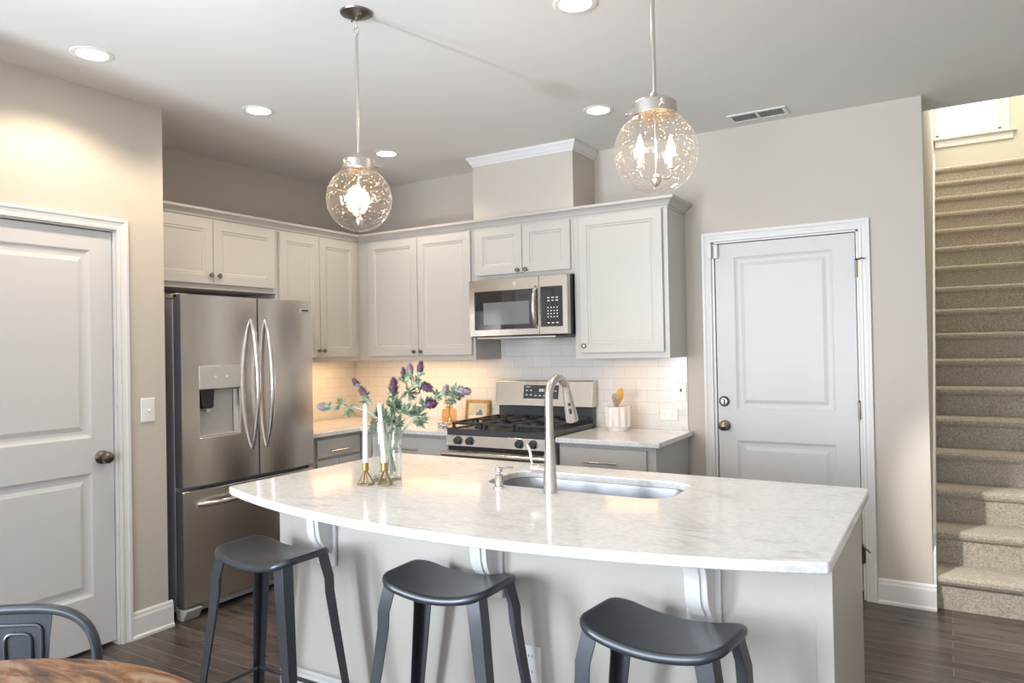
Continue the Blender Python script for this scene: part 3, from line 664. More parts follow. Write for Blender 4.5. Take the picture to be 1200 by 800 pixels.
# ------------------------------------------------------------------ microwave
mw = thing('microwave', 'stainless over-the-range microwave with dark door and keypad', 'microwave', (1.42, 0, 1.50))
WM, HM = 0.754, 0.388
b = MB(); b.box(0.006, WM-0.004, -0.385, -0.01, 0.006, HM); b.build('case', M['black'], mw, bevel=0.004)
XD = 0.548
b = MB(); b.slab(0.012, XD, 0.012, HM-0.002, -0.42, 0.034, [(0.055, XD-0.008, 0.052, 0.310)], [(0.002, 0.002)], 0.004); dr = b.build('door', M['steel'], mw, angle=25)
b = MB(); b.box(0.058, XD-0.011, -0.4195, -0.415, 0.055, 0.307); wd = b.build('door_glass', M['mwglass'], dr, smooth=False)
b = MB(); b.box(0.128, 0.478, -0.4202, -0.4195, 0.085, 0.232); b.build('window_screen', M['mwscreen'], wd, smooth=False)
b = MB(); b.slab(XD+0.002, WM, 0.012, HM-0.002, -0.42, 0.034, [(XD+0.01, WM-0.035, 0.060, 0.316)], [(0.002, 0.002)], 0.004); cp = b.build('control_panel', M['steel'], mw, angle=25)
b = MB(); b.box(XD+0.013, WM-0.038, -0.4195, -0.415, 0.063, 0.313); kp = b.build('keypad_panel', M['mwglass'], cp, smooth=False)
b = MB()
for j, z in enumerate((0.240, 0.222, 0.178, 0.158, 0.139, 0.120, 0.082)):
    nn = 3 if j in (0, 1, 6) else 4
    for i in range(nn):
        w_ = 0.016 if nn == 3 else 0.009
        x = XD+0.062+i*(0.030 if nn == 3 else 0.0215); b.box(x, x+w_, -0.4203, -0.4195, z, z+0.006)
b.build('keypad_lettering', M['markings'], kp, smooth=False)
b = MB(); b.tube([(XD-0.018, -0.422-0.038*math.sin(PI*i/16)**0.6, 0.058+0.262*i/16) for i in range(17)], [0.009+0.005*math.sin(PI*i/16) for i in range(17)], 12); b.build('door_handle', M['nickel'], dr)
b = MB(); b.lathe([(0, 0), (0.0155, 0), (0.0155, 0.0012), (0, 0.0012)], (0.372, -0.42, 0.346), 28, 'Y'); lg = b.build('logo_badge', M['silverplastic'], dr)
b = MB(); b.tube([(0.372+0.0125*math.cos(q), -0.4214, 0.346+0.0125*math.sin(q)) for q in [2*PI*i/24 for i in range(24)]], 0.0006, 6, closed=True)
b.tube([(0.366+0.005*math.cos(q), -0.4214, 0.347+0.006*math.sin(q)) for q in [0.5+4.8*i/14 for i in range(15)]], 0.0008, 6); b.tube([(0.378+0.0045*math.cos(q), -0.4214, 0.346+0.006*math.sin(q)) for q in [1.0+4.4*i/14 for i in range(15)]], 0.0008, 6)
b.build('logo_script', M['plate'], lg)
b = MB(); b.box(0.06, WM-0.1, -0.40, -0.12, -0.006, 0.006); 
for i in range(2): b.box(0.16+i*0.26, 0.36+i*0.26, -0.36, -0.20, -0.010, -0.006)
b.build('vent_grille', M['silverplastic'], mw, bevel=0.002)

# ------------------------------------------------------------------ gas range
rg = thing('gas_range', 'stainless freestanding gas range with black grates and backguard', 'stove', (1.421, 0, 0))
WR = 0.752
b = MB(); b.box(0.004, WR-0.004, -0.65, -0.03, 0.03, 0.885); b.build('body', M['darkcase'], rg, bevel=0.003)
b = MB(); b.box(0.0, WR, -0.675, -0.085, 0.885, 0.921); b.box(0.0, 0.05, -0.675, -0.085, 0.921, 0.927); b.box(WR-0.05, WR, -0.675, -0.085, 0.921, 0.927); b.build('cooktop', M['enamel'], rg, bevel=0.005)
b = MB(); b.prism([(-0.682, 0.886), (-0.645, 0.886), (-0.645, 0.816), (-0.696, 0.818)], 'X', 0.0, WR); fp = b.build('control_fascia', M['steel'], rg, bevel=0.003)
for x in (0.095, 0.185, 0.545, 0.640):
    b = MB(); b.lathe([(0.0, 0.0), (0.028, 0.0), (0.028, 0.004), (0.023, 0.007), (0.0215, 0.026), (0.019, 0.030), (0.0, 0.030)], (x, -0.687, 0.853), 24, 'Y'); b.box(x-0.004, x+0.004, -0.722, -0.715, 0.837, 0.869)
    b.build('burner_knob', M['enamel'], fp, bevel=0.0015)
b = MB(); b.box(0.004, WR-0.004, -0.672, -0.65, 0.790, 0.817); b.build('oven_vent', M['black'], rg, bevel=0.002)
b = MB(); b.slab(0.004, WR-0.004, 0.24, 0.790, -0.69, 0.04, [(0.09, WR-0.09, 0.34, 0.66)], [(0.002, 0.002)], 0.004); od = b.build('oven_door', M['steel'], rg, angle=25)
b = MB(); b.box(0.093, WR-0.093, -0.689, -0.684, 0.343, 0.657); b.build('oven_window', M['mwglass'], od, smooth=False)
b = MB(); b.tube([(0.0, -0.735, 0.773), (WR, -0.735, 0.773)], 0.0175, 16)
for x in (0.035, WR-0.035): b.box(x-0.012, x+0.012, -0.735, -0.69, 0.763, 0.783)
b.build('oven_handle', M['nickel'], od, bevel=0.002)
b = MB(); b.slab(0.004, WR-0.004, 0.06, 0.232, -0.688, 0.038, (), (), 0.004); b.build('warming_drawer', M['steel'], rg, angle=25)
b = MB(); b.box(0.008, WR-0.008, -0.060, -0.012, 0.90, 1.04); b.build('backguard_base', M['enamel'], rg, bevel=0.003)
b = MB(); b.prism([(-0.100, 1.030), (-0.012, 1.030), (-0.012, 1.205), (-0.062, 1.205), (-0.070, 1.200)], 'X', -0.002, WR+0.002); bg_ = b.build('backguard', M['steel'], rg, bevel=0.003)
SL = (0.100-0.070)/(1.200-1.030)
def gy(z, off): return -0.100+(z-1.030)*SL-off
b = MB(); x0, x1, z0, z1 = 0.228, 0.500, 1.080, 1.172
b.loft([[(x0, gy(z0, 0.002), z0), (x1, gy(z0, 0.002), z0), (x1, gy(z1, 0.002), z1), (x0, gy(z1, 0.002), z1)], [(x0, gy(z0, -0.004), z0), (x1, gy(z0, -0.004), z0), (x1, gy(z1, -0.004), z1), (x0, gy(z1, -0.004), z1)]]); ds = b.build('display_panel', M['enamel'], bg_, smooth=False)
b = MB()
def mark(x, z, w_, h_):
    b.loft([[(x, gy(z, 0.0032), z), (x+w_, gy(z, 0.0032), z), (x+w_, gy(z+h_, 0.0032), z+h_), (x, gy(z+h_, 0.0032), z+h_)], [(x, gy(z, 0.001), z), (x+w_, gy(z, 0.001), z), (x+w_, gy(z+h_, 0.001), z+h_), (x, gy(z+h_, 0.001), z+h_)]])
mark(0.245, 1.158, 0.035, 0.004)
for i in range(2):
    for z in (1.132, 1.102): mark(0.248+i*0.032, z, 0.014, 0.007)
for i in range(4): mark(0.318+i*0.034, 1.098, 0.016, 0.006)
for i, w_ in enumerate((0.012, 0.012, 0.005)): mark(0.352+i*0.017, 1.128, w_, 0.020)
for i in range(3): mark(0.44+i*0.018, 1.130, 0.009, 0.007)
b.build('display_lettering', M['markings'], ds, smooth=False)
for (x, y, r) in ((0.16, -0.52, 0.045), (0.16, -0.23, 0.036), (0.376, -0.375, 0.055), (0.592, -0.52, 0.045), (0.592, -0.23, 0.036)):
    b = MB(); b.lathe([(0.0, 0.921), (r, 0.921), (r, 0.930), (r*0.8, 0.934), (r*0.8, 0.940), (r*0.7, 0.943), (0, 0.943)], (x, y, 0), 24); b.build('burner', M['iron'], rg)
for g0 in (0.028, 0.266, 0.504):
    g1 = g0+0.220; b = MB(); zt, zb_ = 0.966, 0.950
    for y in (-0.655, -0.10): b.box(g0, g1, y-0.007, y+0.007, zb_, zt)
    for x in (g0+0.007, g1-0.007): b.box(x-0.007, x+0.007, -0.655, -0.10, zb_, zt)
    b.box(g0, g1, -0.385, -0.371, zb_, zt)
    xm = (g0+g1)/2; b.box(xm-0.006, xm+0.006, -0.655, -0.565, zb_, zt); b.box(xm-0.006, xm+0.006, -0.47, -0.28, zb_, zt); b.box(xm-0.006, xm+0.006, -0.19, -0.10, zb_, zt)
    for y in (-0.52, -0.235): b.box(g0, g0+0.065, y-0.006, y+0.006, zb_, zt); b.box(g1-0.065, g1, y-0.006, y+0.006, zb_, zt)
    for x in (g0+0.007, g1-0.007):
        for y in (-0.65, -0.378, -0.105): b.box(x-0.008, x+0.008, y-0.008, y+0.008, 0.922, zb_)
    b.build('grate', M['iron'], rg, bevel=0.0025)

# ------------------------------------------------------------------ island
IX0, IX1, IYF, IYB = 1.725, 3.905, -2.300, -1.565
isl = thing('kitchen_island', 'pale grey panelled kitchen island base with carved corbels under the worktop', 'island', (0, 0, 0))
b = MB(); zt = ZC-0.0305
b.box(IX0, IX1-0.045, IYF, IYF+0.02, 0, zt); b.box(IX0, IX0+0.02, IYF+0.02, IYB, 0, zt); b.box(IX1-0.02, IX1, IYF+0.02, IYB, 0, zt); b.box(IX0+0.02, IX1-0.02, IYB-0.02, IYB, 0, zt)
b.build('body_panel', M['island'], isl, smooth=False)
b = MB(); b.box(IX1-0.045, IX1, IYF-0.006, IYF+0.02, 0, zt); b.build('corner_post', M['island'], isl, bevel=0.002)
b = MB(); prof = [(0, 0), (0.022, 0), (0.022, 0.012), (0.012, 0.02), (0.012, 0.082), (0.009, 0.092), (0.009, 0.100), (0.004, 0.110), (0, 0.110)]
b.loft([[(x, IYF-o, z) for o, z in prof] for x in (IX0, IX1-0.045)]); b.build('island_baseboard', M['trim'], isl, smooth=False)
cprof = [(0, zt), (-0.185, zt), (-0.185, zt-0.026), (-0.170, zt-0.032)]
cprof += [(-0.170+0.085*math.sin(q), zt-0.130+0.098*math.cos(q)) for q in [PI/2*i/8 for i in range(1, 9)]]
cprof += [(-0.045-0.040*math.cos(q), zt-0.130-0.080*math.sin(q)) for q in [PI/2*i/6 for i in range(1, 6)]]
cprof += [(-0.042, zt-0.225), (-0.030, zt-0.245), (0, zt-0.250)]
for cx in (2.010, 2.800, 3.552):
    b = MB(); b.prism([(IYF+y, z) for y, z in cprof], 'X', cx-0.034, cx+0.034)
    cb = b.build('corbel', M['trim'], isl, bevel=0.002)
    b = MB(); b.box(cx-0.052, cx+0.052, IYF-0.014, IYF-0.0005, zt-0.30, zt); b.build('corbel_backplate', M['trim'], cb, bevel=0.003)
    b = MB(); b.prism([(IYF+y-0.007, z) for y, z in cprof[3:-2]]+[(IYF+y+0.004, z) for y, z in cprof[3:-2][::-1]], 'X', cx-0.014, cx+0.014); b.build('carved_leaf', M['trim'], cb, bevel=0.003)
# worktop with bowed front and sink cut-out
SX0, SX1, SY0, SY1, SR = 2.575, 3.345, -2.030, -1.690, 0.10
X0, X1, YB, YE, YA = 1.700, 3.932, -1.515, -2.540, -2.745
outer = [(X0+0.03, YB), (X1-0.02, YB), (X1, YB-0.02)]
c_ = X1-X0; sag = YE-YA; Rr = (c_*c_/4+sag*sag)/(2*sag); cyc = YA+Rr; xm = (X0+X1)/2
half = math.asin(c_/2/Rr)
n = 40
fr_pts = [(xm+Rr*math.sin(half-2*half*i/n), cyc-Rr*math.cos(half-2*half*i/n)) for i in range(n+1)]
outer += [(X1, YE+0.02)]+[(X1-0.004, YE+0.004)]+fr_pts[1:-1]+[(X0+0.004, YE+0.004), (X0, YE+0.02), (X0, YB-0.03)]
inner = rrect(SX0, SX1, SY0, SY1, SR, 8)
def holed(outer, inner, z0, z1):
    b = MB(); bm = b.b
    ov = [bm.verts.new((x, y, z1)) for x, y in outer]; iv = [bm.verts.new((x, y, z1)) for x, y in inner]
    ed = [bm.edges.new((v[i], v[(i+1) % len(v)])) for v in (ov, iv) for i in range(len(v))]
    bmesh.ops.triangle_fill(bm, use_beauty=True, use_dissolve=False, edges=ed)
    top = bm.faces[:]
    ob = [bm.verts.new((v.co.x, v.co.y, z0)) for v in ov]; ib = [bm.verts.new((v.co.x, v.co.y, z0)) for v in iv]
    mp = dict(zip(ov+iv, ob+ib))
    for f in top: bm.faces.new([mp[v] for v in f.verts][::-1])
    for v, w_ in ((ov, ob), (iv, ib)):
        for i in range(len(v)): j = (i+1) % len(v); bm.faces.new((v[i], v[j], w_[j], w_[i]))
    return b
wt = holed(outer, inner, ZC-0.03, ZC).build('island_worktop', M['quartz'], angle=30)
bv = wt.modifiers.new('bevel', 'BEVEL'); bv.width = 0.005; bv.segments = 3; bv.limit_method = 'ANGLE'; bv.angle_limit = math.radians(50)
tag(wt, 'large white veined quartz island worktop with a bowed seating edge', 'worktop')
# sink
sk = MB()
def loop(off, z, r): return [(x, y, z) for x, y in rrect(SX0-off, SX1+off, SY0-off, SY1+off, r, 8)]
sk.loft([loop(0.022, ZC-0.0335, SR+0.02), loop(0.022, ZC-0.0305, SR+0.02), loop(0.003, ZC-0.0305, SR), loop(0.001, ZC-0.04, SR), loop(-0.008, ZC-0.19, SR-0.012), loop(-0.03, ZC-0.215, SR-0.035), loop(-0.10, ZC-0.222, 0.03)], cap0=False, cap1=True)
so = thing('sink', 'undermount stainless steel sink set into the island worktop', 'sink', (0, 0, 0))
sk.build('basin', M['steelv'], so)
b = MB(); b.lathe([(0.0, ZC-0.221), (0.042, ZC-0.2205), (0.045, ZC-0.218), (0.038, ZC-0.2175), (0.03, ZC-0.2195), (0, ZC-0.2195)], (2.96, -1.86, 0), 28); b.build('drain', M['chrome'], so)
# faucet
fa = thing('faucet', 'tall brushed nickel gooseneck faucet with pull-down spray on the island', 'faucet', (2.927, -2.090, ZC))
b = MB(); b.lathe([(0.0, 0.0), (0.0265, 0.0), (0.0270, 0.004), (0.0262, 0.008), (0.0255, 0.03), (0.0225, 0.10), (0.0185, 0.165), (0.0165, 0.20), (0.0160, 0.205), (0.0, 0.205)], seg=32); b.build('body', M['nickel'], fa)
ar = 0.075; zt_ = 0.345
pts = [(0, 0, 0.19), (0, 0, 0.25), (0, 0, 0.30)]+[(0, ar-ar*math.cos(q), zt_+ar*math.sin(q)*0.95) for q in [PI*i/20 for i in range(0, 19)]]
b = MB(); b.tube(pts, 0.0155, 16); b.build('spout', M['nickel'], fa)
e0 = Vector(pts[-1]); dv = (Vector(pts[-1])-Vector(pts[-2])).normalized(); dv = (dv+Vector((0, 0.02, -0.25))).normalized()
hp = [e0+dv*q for q in (0.0, 0.012, 0.05, 0.11, 0.128)]
b = MB(); b.tube(hp, [0.0158, 0.0172, 0.0195, 0.0245, 0.0238], 20); sh = b.build('spray_head', M['nickel'], fa)
# two rubber buttons facing the seating side
side = Vector((0.45, -0.9, 0)).normalized()
nrm = (side - dv*side.dot(dv)).normalized()
for q, ln, rr_ in ((0.052, 0.006, 0.0065), (0.082, 0.015, 0.0075)):
    p = e0+dv*q+nrm*0.0165; b = MB(); b.tube([p-dv*ln, p-dv*ln*0.5, p+dv*ln*0.5, p+dv*ln], [rr_*0.6, rr_, rr_, rr_*0.6], 10); b.build('spray_button', M['enamel'], sh)
b = MB(); b.tube([(-0.012, 0.0, 0.085), (-0.045, 0.004, 0.085), (-0.047, 0.004, 0.085), (-0.05, 0.004, 0.085), (-0.078, 0.007, 0.085)], [0.0155, 0.0155, 0.0135, 0.0155, 0.0155], 18)
hd = b.build('handle_hub', M['nickel'], fa)
b = MB(); b.tube([(-0.072, 0.006, 0.090), (-0.083, 0.010, 0.105), (-0.086, 0.012, 0.125), (-0.092, 0.014, 0.150), (-0.103, 0.016, 0.168)], [0.0055, 0.0050, 0.0065, 0.0075, 0.0060], 12, flat=0.75); b.build('lever', M['nickel'], hd)
sd = thing('soap_dispenser', 'short nickel soap dispenser pump beside the faucet', 'soap dispenser', (2.708, -2.095, ZC))
b = MB(); b.lathe([(0.0, 0.0), (0.0225, 0.0), (0.0225, 0.004), (0.0165, 0.010), (0.0150, 0.018), (0.0150, 0.045), (0.0165, 0.050), (0.0, 0.052)], seg=24); b.build('base', M['nickel'], sd)
b = MB(); b.lathe([(0.0, 0.05), (0.007, 0.052), (0.008, 0.060), (0.0125, 0.062), (0.0135, 0.070), (0.012, 0.078), (0.0, 0.080)], seg=20); b.tube([(0.0, 0.006, 0.072), (0.022, 0.035, 0.075), (0.032, 0.050, 0.073)], [0.0045, 0.004, 0.0035], 10); b.build('pump_head', M['nickel'], sd)

# ------------------------------------------------------------------ on the island: vase, thistles, candles
VX, VY = 2.188, -2.140
va = thing('glass_vase', 'clear cylindrical glass vase holding thistles on the island', 'vase', (VX, VY, ZC))
b = MB(); b.lathe([(0.0, 0.0), (0.060, 0.0), (0.062, 0.003), (0.0625, 0.236), (0.0615, 0.240), (0.0590, 0.236), (0.0585, 0.016), (0.0, 0.013)], seg=48); b.build('vessel', M['vase'], va)
def leafcluster(mb, p, d, n, L0, spread=1.0):
    d = d.normalized()
    for i in range(int(n*1.6)):
        a = Vector((random.uniform(-1, 1), random.uniform(-1, 1), random.uniform(-1, 1)))
        v = (d*0.55+a*spread).normalized(); ln = L0*random.uniform(0.7, 1.25)
        s = v.cross(Vector((random.random(), random.random(), random.random()+0.1))).normalized(); w_ = ln*random.uniform(0.13, 0.20)
        nn = v.cross(s)
        q0 = p; q1 = p+v*ln*0.45+nn*ln*0.05; q2 = p+v*ln+nn*ln*random.uniform(-0.15, 0.1)
        # pinnate leaf: centre blade with two side lobes
        for (f0, f1, ww, off) in ((0.0, 1.0, w_, 0), (0.35, 0.75, w_*0.6, 1), (0.35, 0.75, w_*0.6, -1)):
            A = q0+(q2-q0)*f0; B = q0+(q2-q0)*f1+s*off*ln*0.28; Mid = (A+B)/2+nn*ln*0.06; vs = [A, Mid+s*ww, B, Mid-s*ww]
            mb.b.faces.new([mb.b.verts.new(q) for q in vs])
def head(parent, p, d, r, ln, mat):
    d = d.normalized(); s = d.orthogonal().normalized(); t = d.cross(s)
    b = MB(); b.tube([p-d*ln*0.15, p+d*ln*0.05, p+d*ln*0.35, p+d*ln*0.65, p+d*ln*0.9], [r*0.30, r*0.62, r*0.72, r*0.55, r*0.22], 12)
    for i in range(170):
        a = random.random()*2*PI; h = random.random()**0.8
        rad = r*(0.85*math.sin(PI*(0.22+0.70*h))); o = s*math.cos(a)+t*math.sin(a)
        q = p+d*(ln*0.9*h)+o*rad*0.72; v = (o*(1.05-h*0.75)+d*(0.35+h)).normalized(); l_ = r*random.uniform(0.45, 0.85); w_ = r*0.085; sv = v.cross(d+o*0.3)
        if sv.length < 1e-4: continue
        sv.normalize()
        b.b.faces.new([b.b.verts.new(z) for z in (q-sv*w_, q+v*l_*0.55-sv*w_*0.8, q+v*l_, q+v*l_*0.55+sv*w_*0.8, q+sv*w_)])
    h_ = b.build('flower_head', mat, parent, angle=60)
    b = MB(); b.tube([p-d*ln*0.30, p-d*ln*0.18, p+d*ln*0.06], [r*0.18, r*0.5, r*0.72], 10)
    leafcluster(b, p-d*ln*0.15, d, 6, r*1.5, 0.9); b.build('bract', M['leaf'], h_, smooth=False)
def P(x, z, dy=0.0): return Vector((x, VY+dy, z))
def stemthing(label, main, branches, leaves, rad=0.0052):
    t = thing('thistle_stem', label, 'flower', main[0], 0, 'thistle stems in the vase')
    o0 = Vector(main[0]); loc = lambda v: Vector(v)-o0
    def smooth_path(pts):
        P_ = [loc(p) for p in pts]; out = []
        for i in range(len(P_)-1):
            a = P_[max(i-1, 0)]; b_ = P_[i]; c = P_[i+1]; d = P_[min(i+2, len(P_)-1)]
            for k in range(6):
                s = k/6; out.append(0.5*((2*b_)+(c-a)*s+(2*a-5*b_+4*c-d)*s*s+(3*b_-a-3*c+d)*s**3))
        out.append(P_[-1]); return out
    b = MB(); mp_ = smooth_path(main); b.tube(mp_, [rad*(1.3-0.7*i/len(mp_)) for i in range(len(mp_))], 8)
    tips = []
    for br in branches:
        bp = smooth_path(br['path']); b.tube(bp, rad*0.65, 7)
        tips.append((bp[-1], bp[-1]-bp[-3], br))
    b.build('stem', M['stem'], t)
    b = MB()
    for p, d, n_, l_ in leaves: leafcluster(b, loc(p), Vector(d), n_, l_)
    b.build('foliage', M['leaf'], t, smooth=False)
    for p, d, br in tips:
        head(t, p, Vector(br.get('dir', d)), br.get('r', 0.019), br.get('ln', 0.042), M[br.get('mat', 'petal')])
    return t
# head positions read at the vase's depth
h = dict
A0 = P(2.222, 0.925, -0.01)
stemthing('single pale thistle stem drooping far left out of the vase', [A0, P(2.20, 1.02, 0.0), P(2.140, 1.145, 0.01), P(2.02, 1.190, 0.0)],
    [h(path=[P(2.02, 1.190, 0.0), P(1.93, 1.198, -0.01), P(1.875, 1.188, -0.02)], dir=(-1, -0.1, 0.12), mat='petalpale', r=0.021, ln=0.052)],
    [(P(1.945, 1.200, -0.01), (-1, 0, 0.2), 9, 0.040), (P(1.985, 1.185, 0), (0.6, 0, -0.3), 9, 0.040)])
stemthing('two-headed thistle stem leaning left out of the vase', [P(2.205, 0.925, 0.03), P(2.19, 1.03, 0.02), P(2.160, 1.12, 0.02), P(2.100, 1.20, 0.03)],
    [h(path=[P(2.100, 1.20, 0.03), P(2.04, 1.245, 0.04), P(1.995, 1.282, 0.04)], dir=(-0.6, 0, 0.7), r=0.015, ln=0.036), h(path=[P(2.15, 1.135, 0.02), P(2.11, 1.20, 0.0), P(2.085, 1.242, -0.01)], dir=(-0.6, 0, 0.8), r=0.019, ln=0.045)],
    [(P(2.065, 1.215, 0.02), (-0.3, 0, 0.2), 9, 0.036), (P(2.145, 1.155, 0.02), (0, 0, 0.4), 14, 0.052), (P(2.12, 1.13, 0.02), (0, 0, -0.5), 10, 0.05), (P(2.165, 1.12, 0.01), (0.3, 0, 0.2), 8, 0.04)])
stemthing('tallest upright thistle stem with the topmost purple heads', [P(2.185, 0.925, 0.0), P(2.205, 1.03, 0.0), P(2.225, 1.15, 0.0), P(2.255, 1.22, 0.0), P(2.32, 1.285, 0.01)],
    [h(path=[P(2.245, 1.20, 0.0), P(2.25, 1.235, -0.02), P(2.255, 1.258, -0.03)], dir=(0.15, -0.1, 1), r=0.024, ln=0.060),
     h(path=[P(2.30, 1.270, 0.01), P(2.275, 1.305, 0.02), P(2.27, 1.325, 0.02)], dir=(-0.1, 0, 1), r=0.015, ln=0.032),
     h(path=[P(2.32, 1.285, 0.01), P(2.322, 1.32, 0.0), P(2.322, 1.335, 0.0)], dir=(-0.1, 0, 1), r=0.018, ln=0.040, mat='petalpale'),
     h(path=[P(2.32, 1.285, 0.01), P(2.352, 1.32, 0.01), P(2.362, 1.338, 0.01)], dir=(0.15, 0, 1), r=0.018, ln=0.045),
     h(path=[P(2.31, 1.278, 0.01), P(2.37, 1.30, 0.0), P(2.392, 1.29, -0.01)], dir=(0.9, -0.1, -0.35), r=0.021, ln=0.056)],
    [(P(2.235, 1.185, 0), (0, 0, 0.6), 18, 0.060), (P(2.27, 1.175, 0), (0.5, 0, 0.0), 16, 0.055), (P(2.22, 1.15, 0), (-0.3, 0, 0.5), 12, 0.055), (P(2.30, 1.26, 0.01), (0.6, 0, 0.1), 12, 0.045), (P(2.275, 1.30, 0.01), (0, 0, 0.3), 7, 0.035), (P(2.345, 1.305, 0.0), (0, 0, 0.3), 8, 0.035), (P(2.24, 1.115, 0.0), (0.2, 0, 0.3), 10, 0.045), (P(2.38, 1.285, 0), (-0.2, 0, 0.4), 7, 0.036)])
stemthing('three-headed thistle stem sweeping right out of the vase', [P(2.150, 0.925, 0.0), P(2.210, 1.02, 0.01), P(2.275, 1.105, 0.01), P(2.35, 1.165, 0.0), P(2.415, 1.215, 0.0), P(2.47, 1.255, 0.0)],
    [h(path=[P(2.39, 1.195, 0.0), P(2.42, 1.205, -0.03), P(2.435, 1.215, -0.04)], dir=(0.8, -0.1, 0.15), r=0.021, ln=0.048, mat='petal'),
     h(path=[P(2.46, 1.25, 0.0), P(2.485, 1.255, 0.0), P(2.490, 1.258, 0.0)], dir=(0.4, 0, 0.8), r=0.016, ln=0.036, mat='petalpale'),
     h(path=[P(2.47, 1.255, 0.0), P(2.52, 1.262, 0.0), P(2.558, 1.268, 0.0)], dir=(1, 0, -0.05), r=0.022, ln=0.052, mat='petalpale')],
    [(P(2.345, 1.165, 0), (-0.2, 0, 0.4), 12, 0.050), (P(2.36, 1.150, 0), (0.5, 0, -0.4), 10, 0.048), (P(2.395, 1.205, 0), (0, 0, 0.6), 14, 0.048), (P(2.53, 1.258, 0), (0.2, 0, 0.4), 14, 0.045), (P(2.535, 1.245, 0), (0.1, 0, -0.6), 8, 0.042), (P(2.45, 1.245, 0), (0, 0, 0.3), 10, 0.035)])
# candle holders and candles
def holder(loc, rotz, lab):
    t = thing('candle_holder', lab, 'candle holder', loc, rotz, 'brass wire candle holders')
    b = MB(); b.lathe([(0.0, 0.056), (0.0105, 0.056), (0.0125, 0.058), (0.0125, 0.088), (0.0115, 0.088), (0.0115, 0.062), (0.0, 0.062)], seg=24); b.build('cup', M['brass'], t)
    b = MB(); cs = [(0.034*math.cos(PI/4+PI/2*i), 0.034*math.sin(PI/4+PI/2*i), 0.003) for i in range(4)]
    for i in range(4): b.tube([(cs[i][0]*0.12, cs[i][1]*0.12, 0.057), cs[i]], 0.0026, 8); b.tube([cs[i], cs[(i+1) % 4]], 0.0026, 8)
    b.build('wire_base', M['brass'], t); return t
def candle(loc, tip, lab):
    t = thing('taper_candle', lab, 'candle', loc, 0, 'white taper candles')
    tip = Vector(tip); b = MB(); b.tube([tip*q for q in (0, 0.5, 0.93, 0.985, 1)], [0.0108, 0.0098, 0.0088, 0.0065, 0.002], 18); b.build('wax', M['wax'], t)
    b = MB(); b.tube([tip*0.99, tip*1.025], 0.0011, 6); b.build('wick', M['wick'], t)
h1 = (2.189, -2.268, ZC); h2 = (2.260, -2.236, ZC)
holder(h1, 0.25, 'brass wire candle holder on the left of the pair'); holder(h2, 0.45, 'brass wire candle holder on the right of the pair')
candle((h1[0], h1[1], ZC+0.0625), (0.004, 0, 0.262), 'upright white taper candle in the left brass holder')
candle((h2[0], h2[1], ZC+0.0625), (-0.014, -0.008, 0.262), 'slightly leaning white taper candle in the right brass holder')

# ------------------------------------------------------------------ on the wall counters
t = thing('amber_bottle', 'square amber glass bottle holding sprigs beside the picture frame', 'bottle', (1.125, -0.245, ZC))
b = MB(); b.loft([[(x, y, z) for x, y in rrect(-w_, w_, -w_, w_, min(0.012, w_*0.9), 4)] for w_, z in ((0.040, 0.0), (0.044, 0.004), (0.044, 0.096), (0.036, 0.110), (0.024, 0.116), (0.024, 0.128), (0.021, 0.128), (0.021, 0.116), (0.033, 0.108), (0.040, 0.094), (0.040, 0.008))]); b.build('vessel', M['amber'], t)
t = thing('dried_sprigs', 'small bunch of greenish sprigs standing in the amber bottle', 'sprigs', (1.125, -0.245, ZC+0.01))
b = MB(); lf = MB()
for i in range(6):
    a = i*1.05; tip = Vector((0.030*math.cos(a), 0.030*math.sin(a), 0.175+0.012*math.sin(i*2.3)))
    b.tube([(-0.02*math.cos(a), -0.02*math.sin(a), 0.002), (0.004*math.cos(a), 0.004*math.sin(a), 0.09), tip], 0.002, 6)
    for q in (0.72, 0.84, 0.96): leafcluster(lf, tip*q+Vector((0, 0, 0.004)), Vector((0, 0, 1)), 4, 0.026, 0.8)
b.build('stem', M['stem'], t); lf.build('foliage', M['sprig'], t, smooth=False)
t = thing('patterned_dish', 'small black and white patterned dish in front of the amber bottle', 'dish', (1.225, -0.455, ZC))
b = MB(); b.lathe([(0.0, 0.0), (0.030, 0.0), (0.037, 0.006), (0.040, 0.034), (0.036, 0.034), (0.032, 0.008), (0.0, 0.006)], seg=28); b.build('bowl', M['pattern'], t)
t = thing('picture_frame', 'small gilt framed picture leaning on the backsplash left of the range', 'picture', (1.235, -0.055, ZC)); t.rotation_euler = (-0.16, 0, 0)
b = MB(); b.slab(-0.105, 0.105, 0.0, 0.162, -0.012, 0.018, [(-0.083, 0.083, 0.022, 0.140)], [(0.003, 0.006)], 0.004)
for i in range(18):
    for x in (-0.103, 0.087): b.box(x, x+0.016, -0.0145, -0.011, 0.006+i*0.0085, 0.011+i*0.0085)
b.build('frame', M['gilt'], t, bevel=0.001)
b = MB(); b.box(-0.081, 0.081, -0.0075, -0.006, 0.024, 0.138); pr = b.build('print', M['print'], t, smooth=False)
b = MB(); b.prism([(-0.012, 0.050), (0.042, 0.050), (0.046, 0.070), (0.03, 0.092), (0.020, 0.096), (0.014, 0.075), (-0.006, 0.07)], 'Y', -0.0082, -0.0074); b.build('blue_shape', M['printblue'], pr, smooth=False)
b = MB(); b.prism([(-0.08, 0.026), (0.08, 0.026), (0.08, 0.046), (0.02, 0.052), (-0.08, 0.044)], 'Y', -0.0080, -0.0074); b.build('pale_shape', M['printpale'], pr, smooth=False)
t = thing('utensil_crock', 'fluted white ceramic crock holding spoons right of the range', 'crock', (2.392, -0.185, ZC))
def flute(r, z, amp): return [((r+amp*abs(math.cos(a*5)))*math.cos(a), (r+amp*abs(math.cos(a*5)))*math.sin(a), z) for a in [2*PI*i/80 for i in range(80)]]
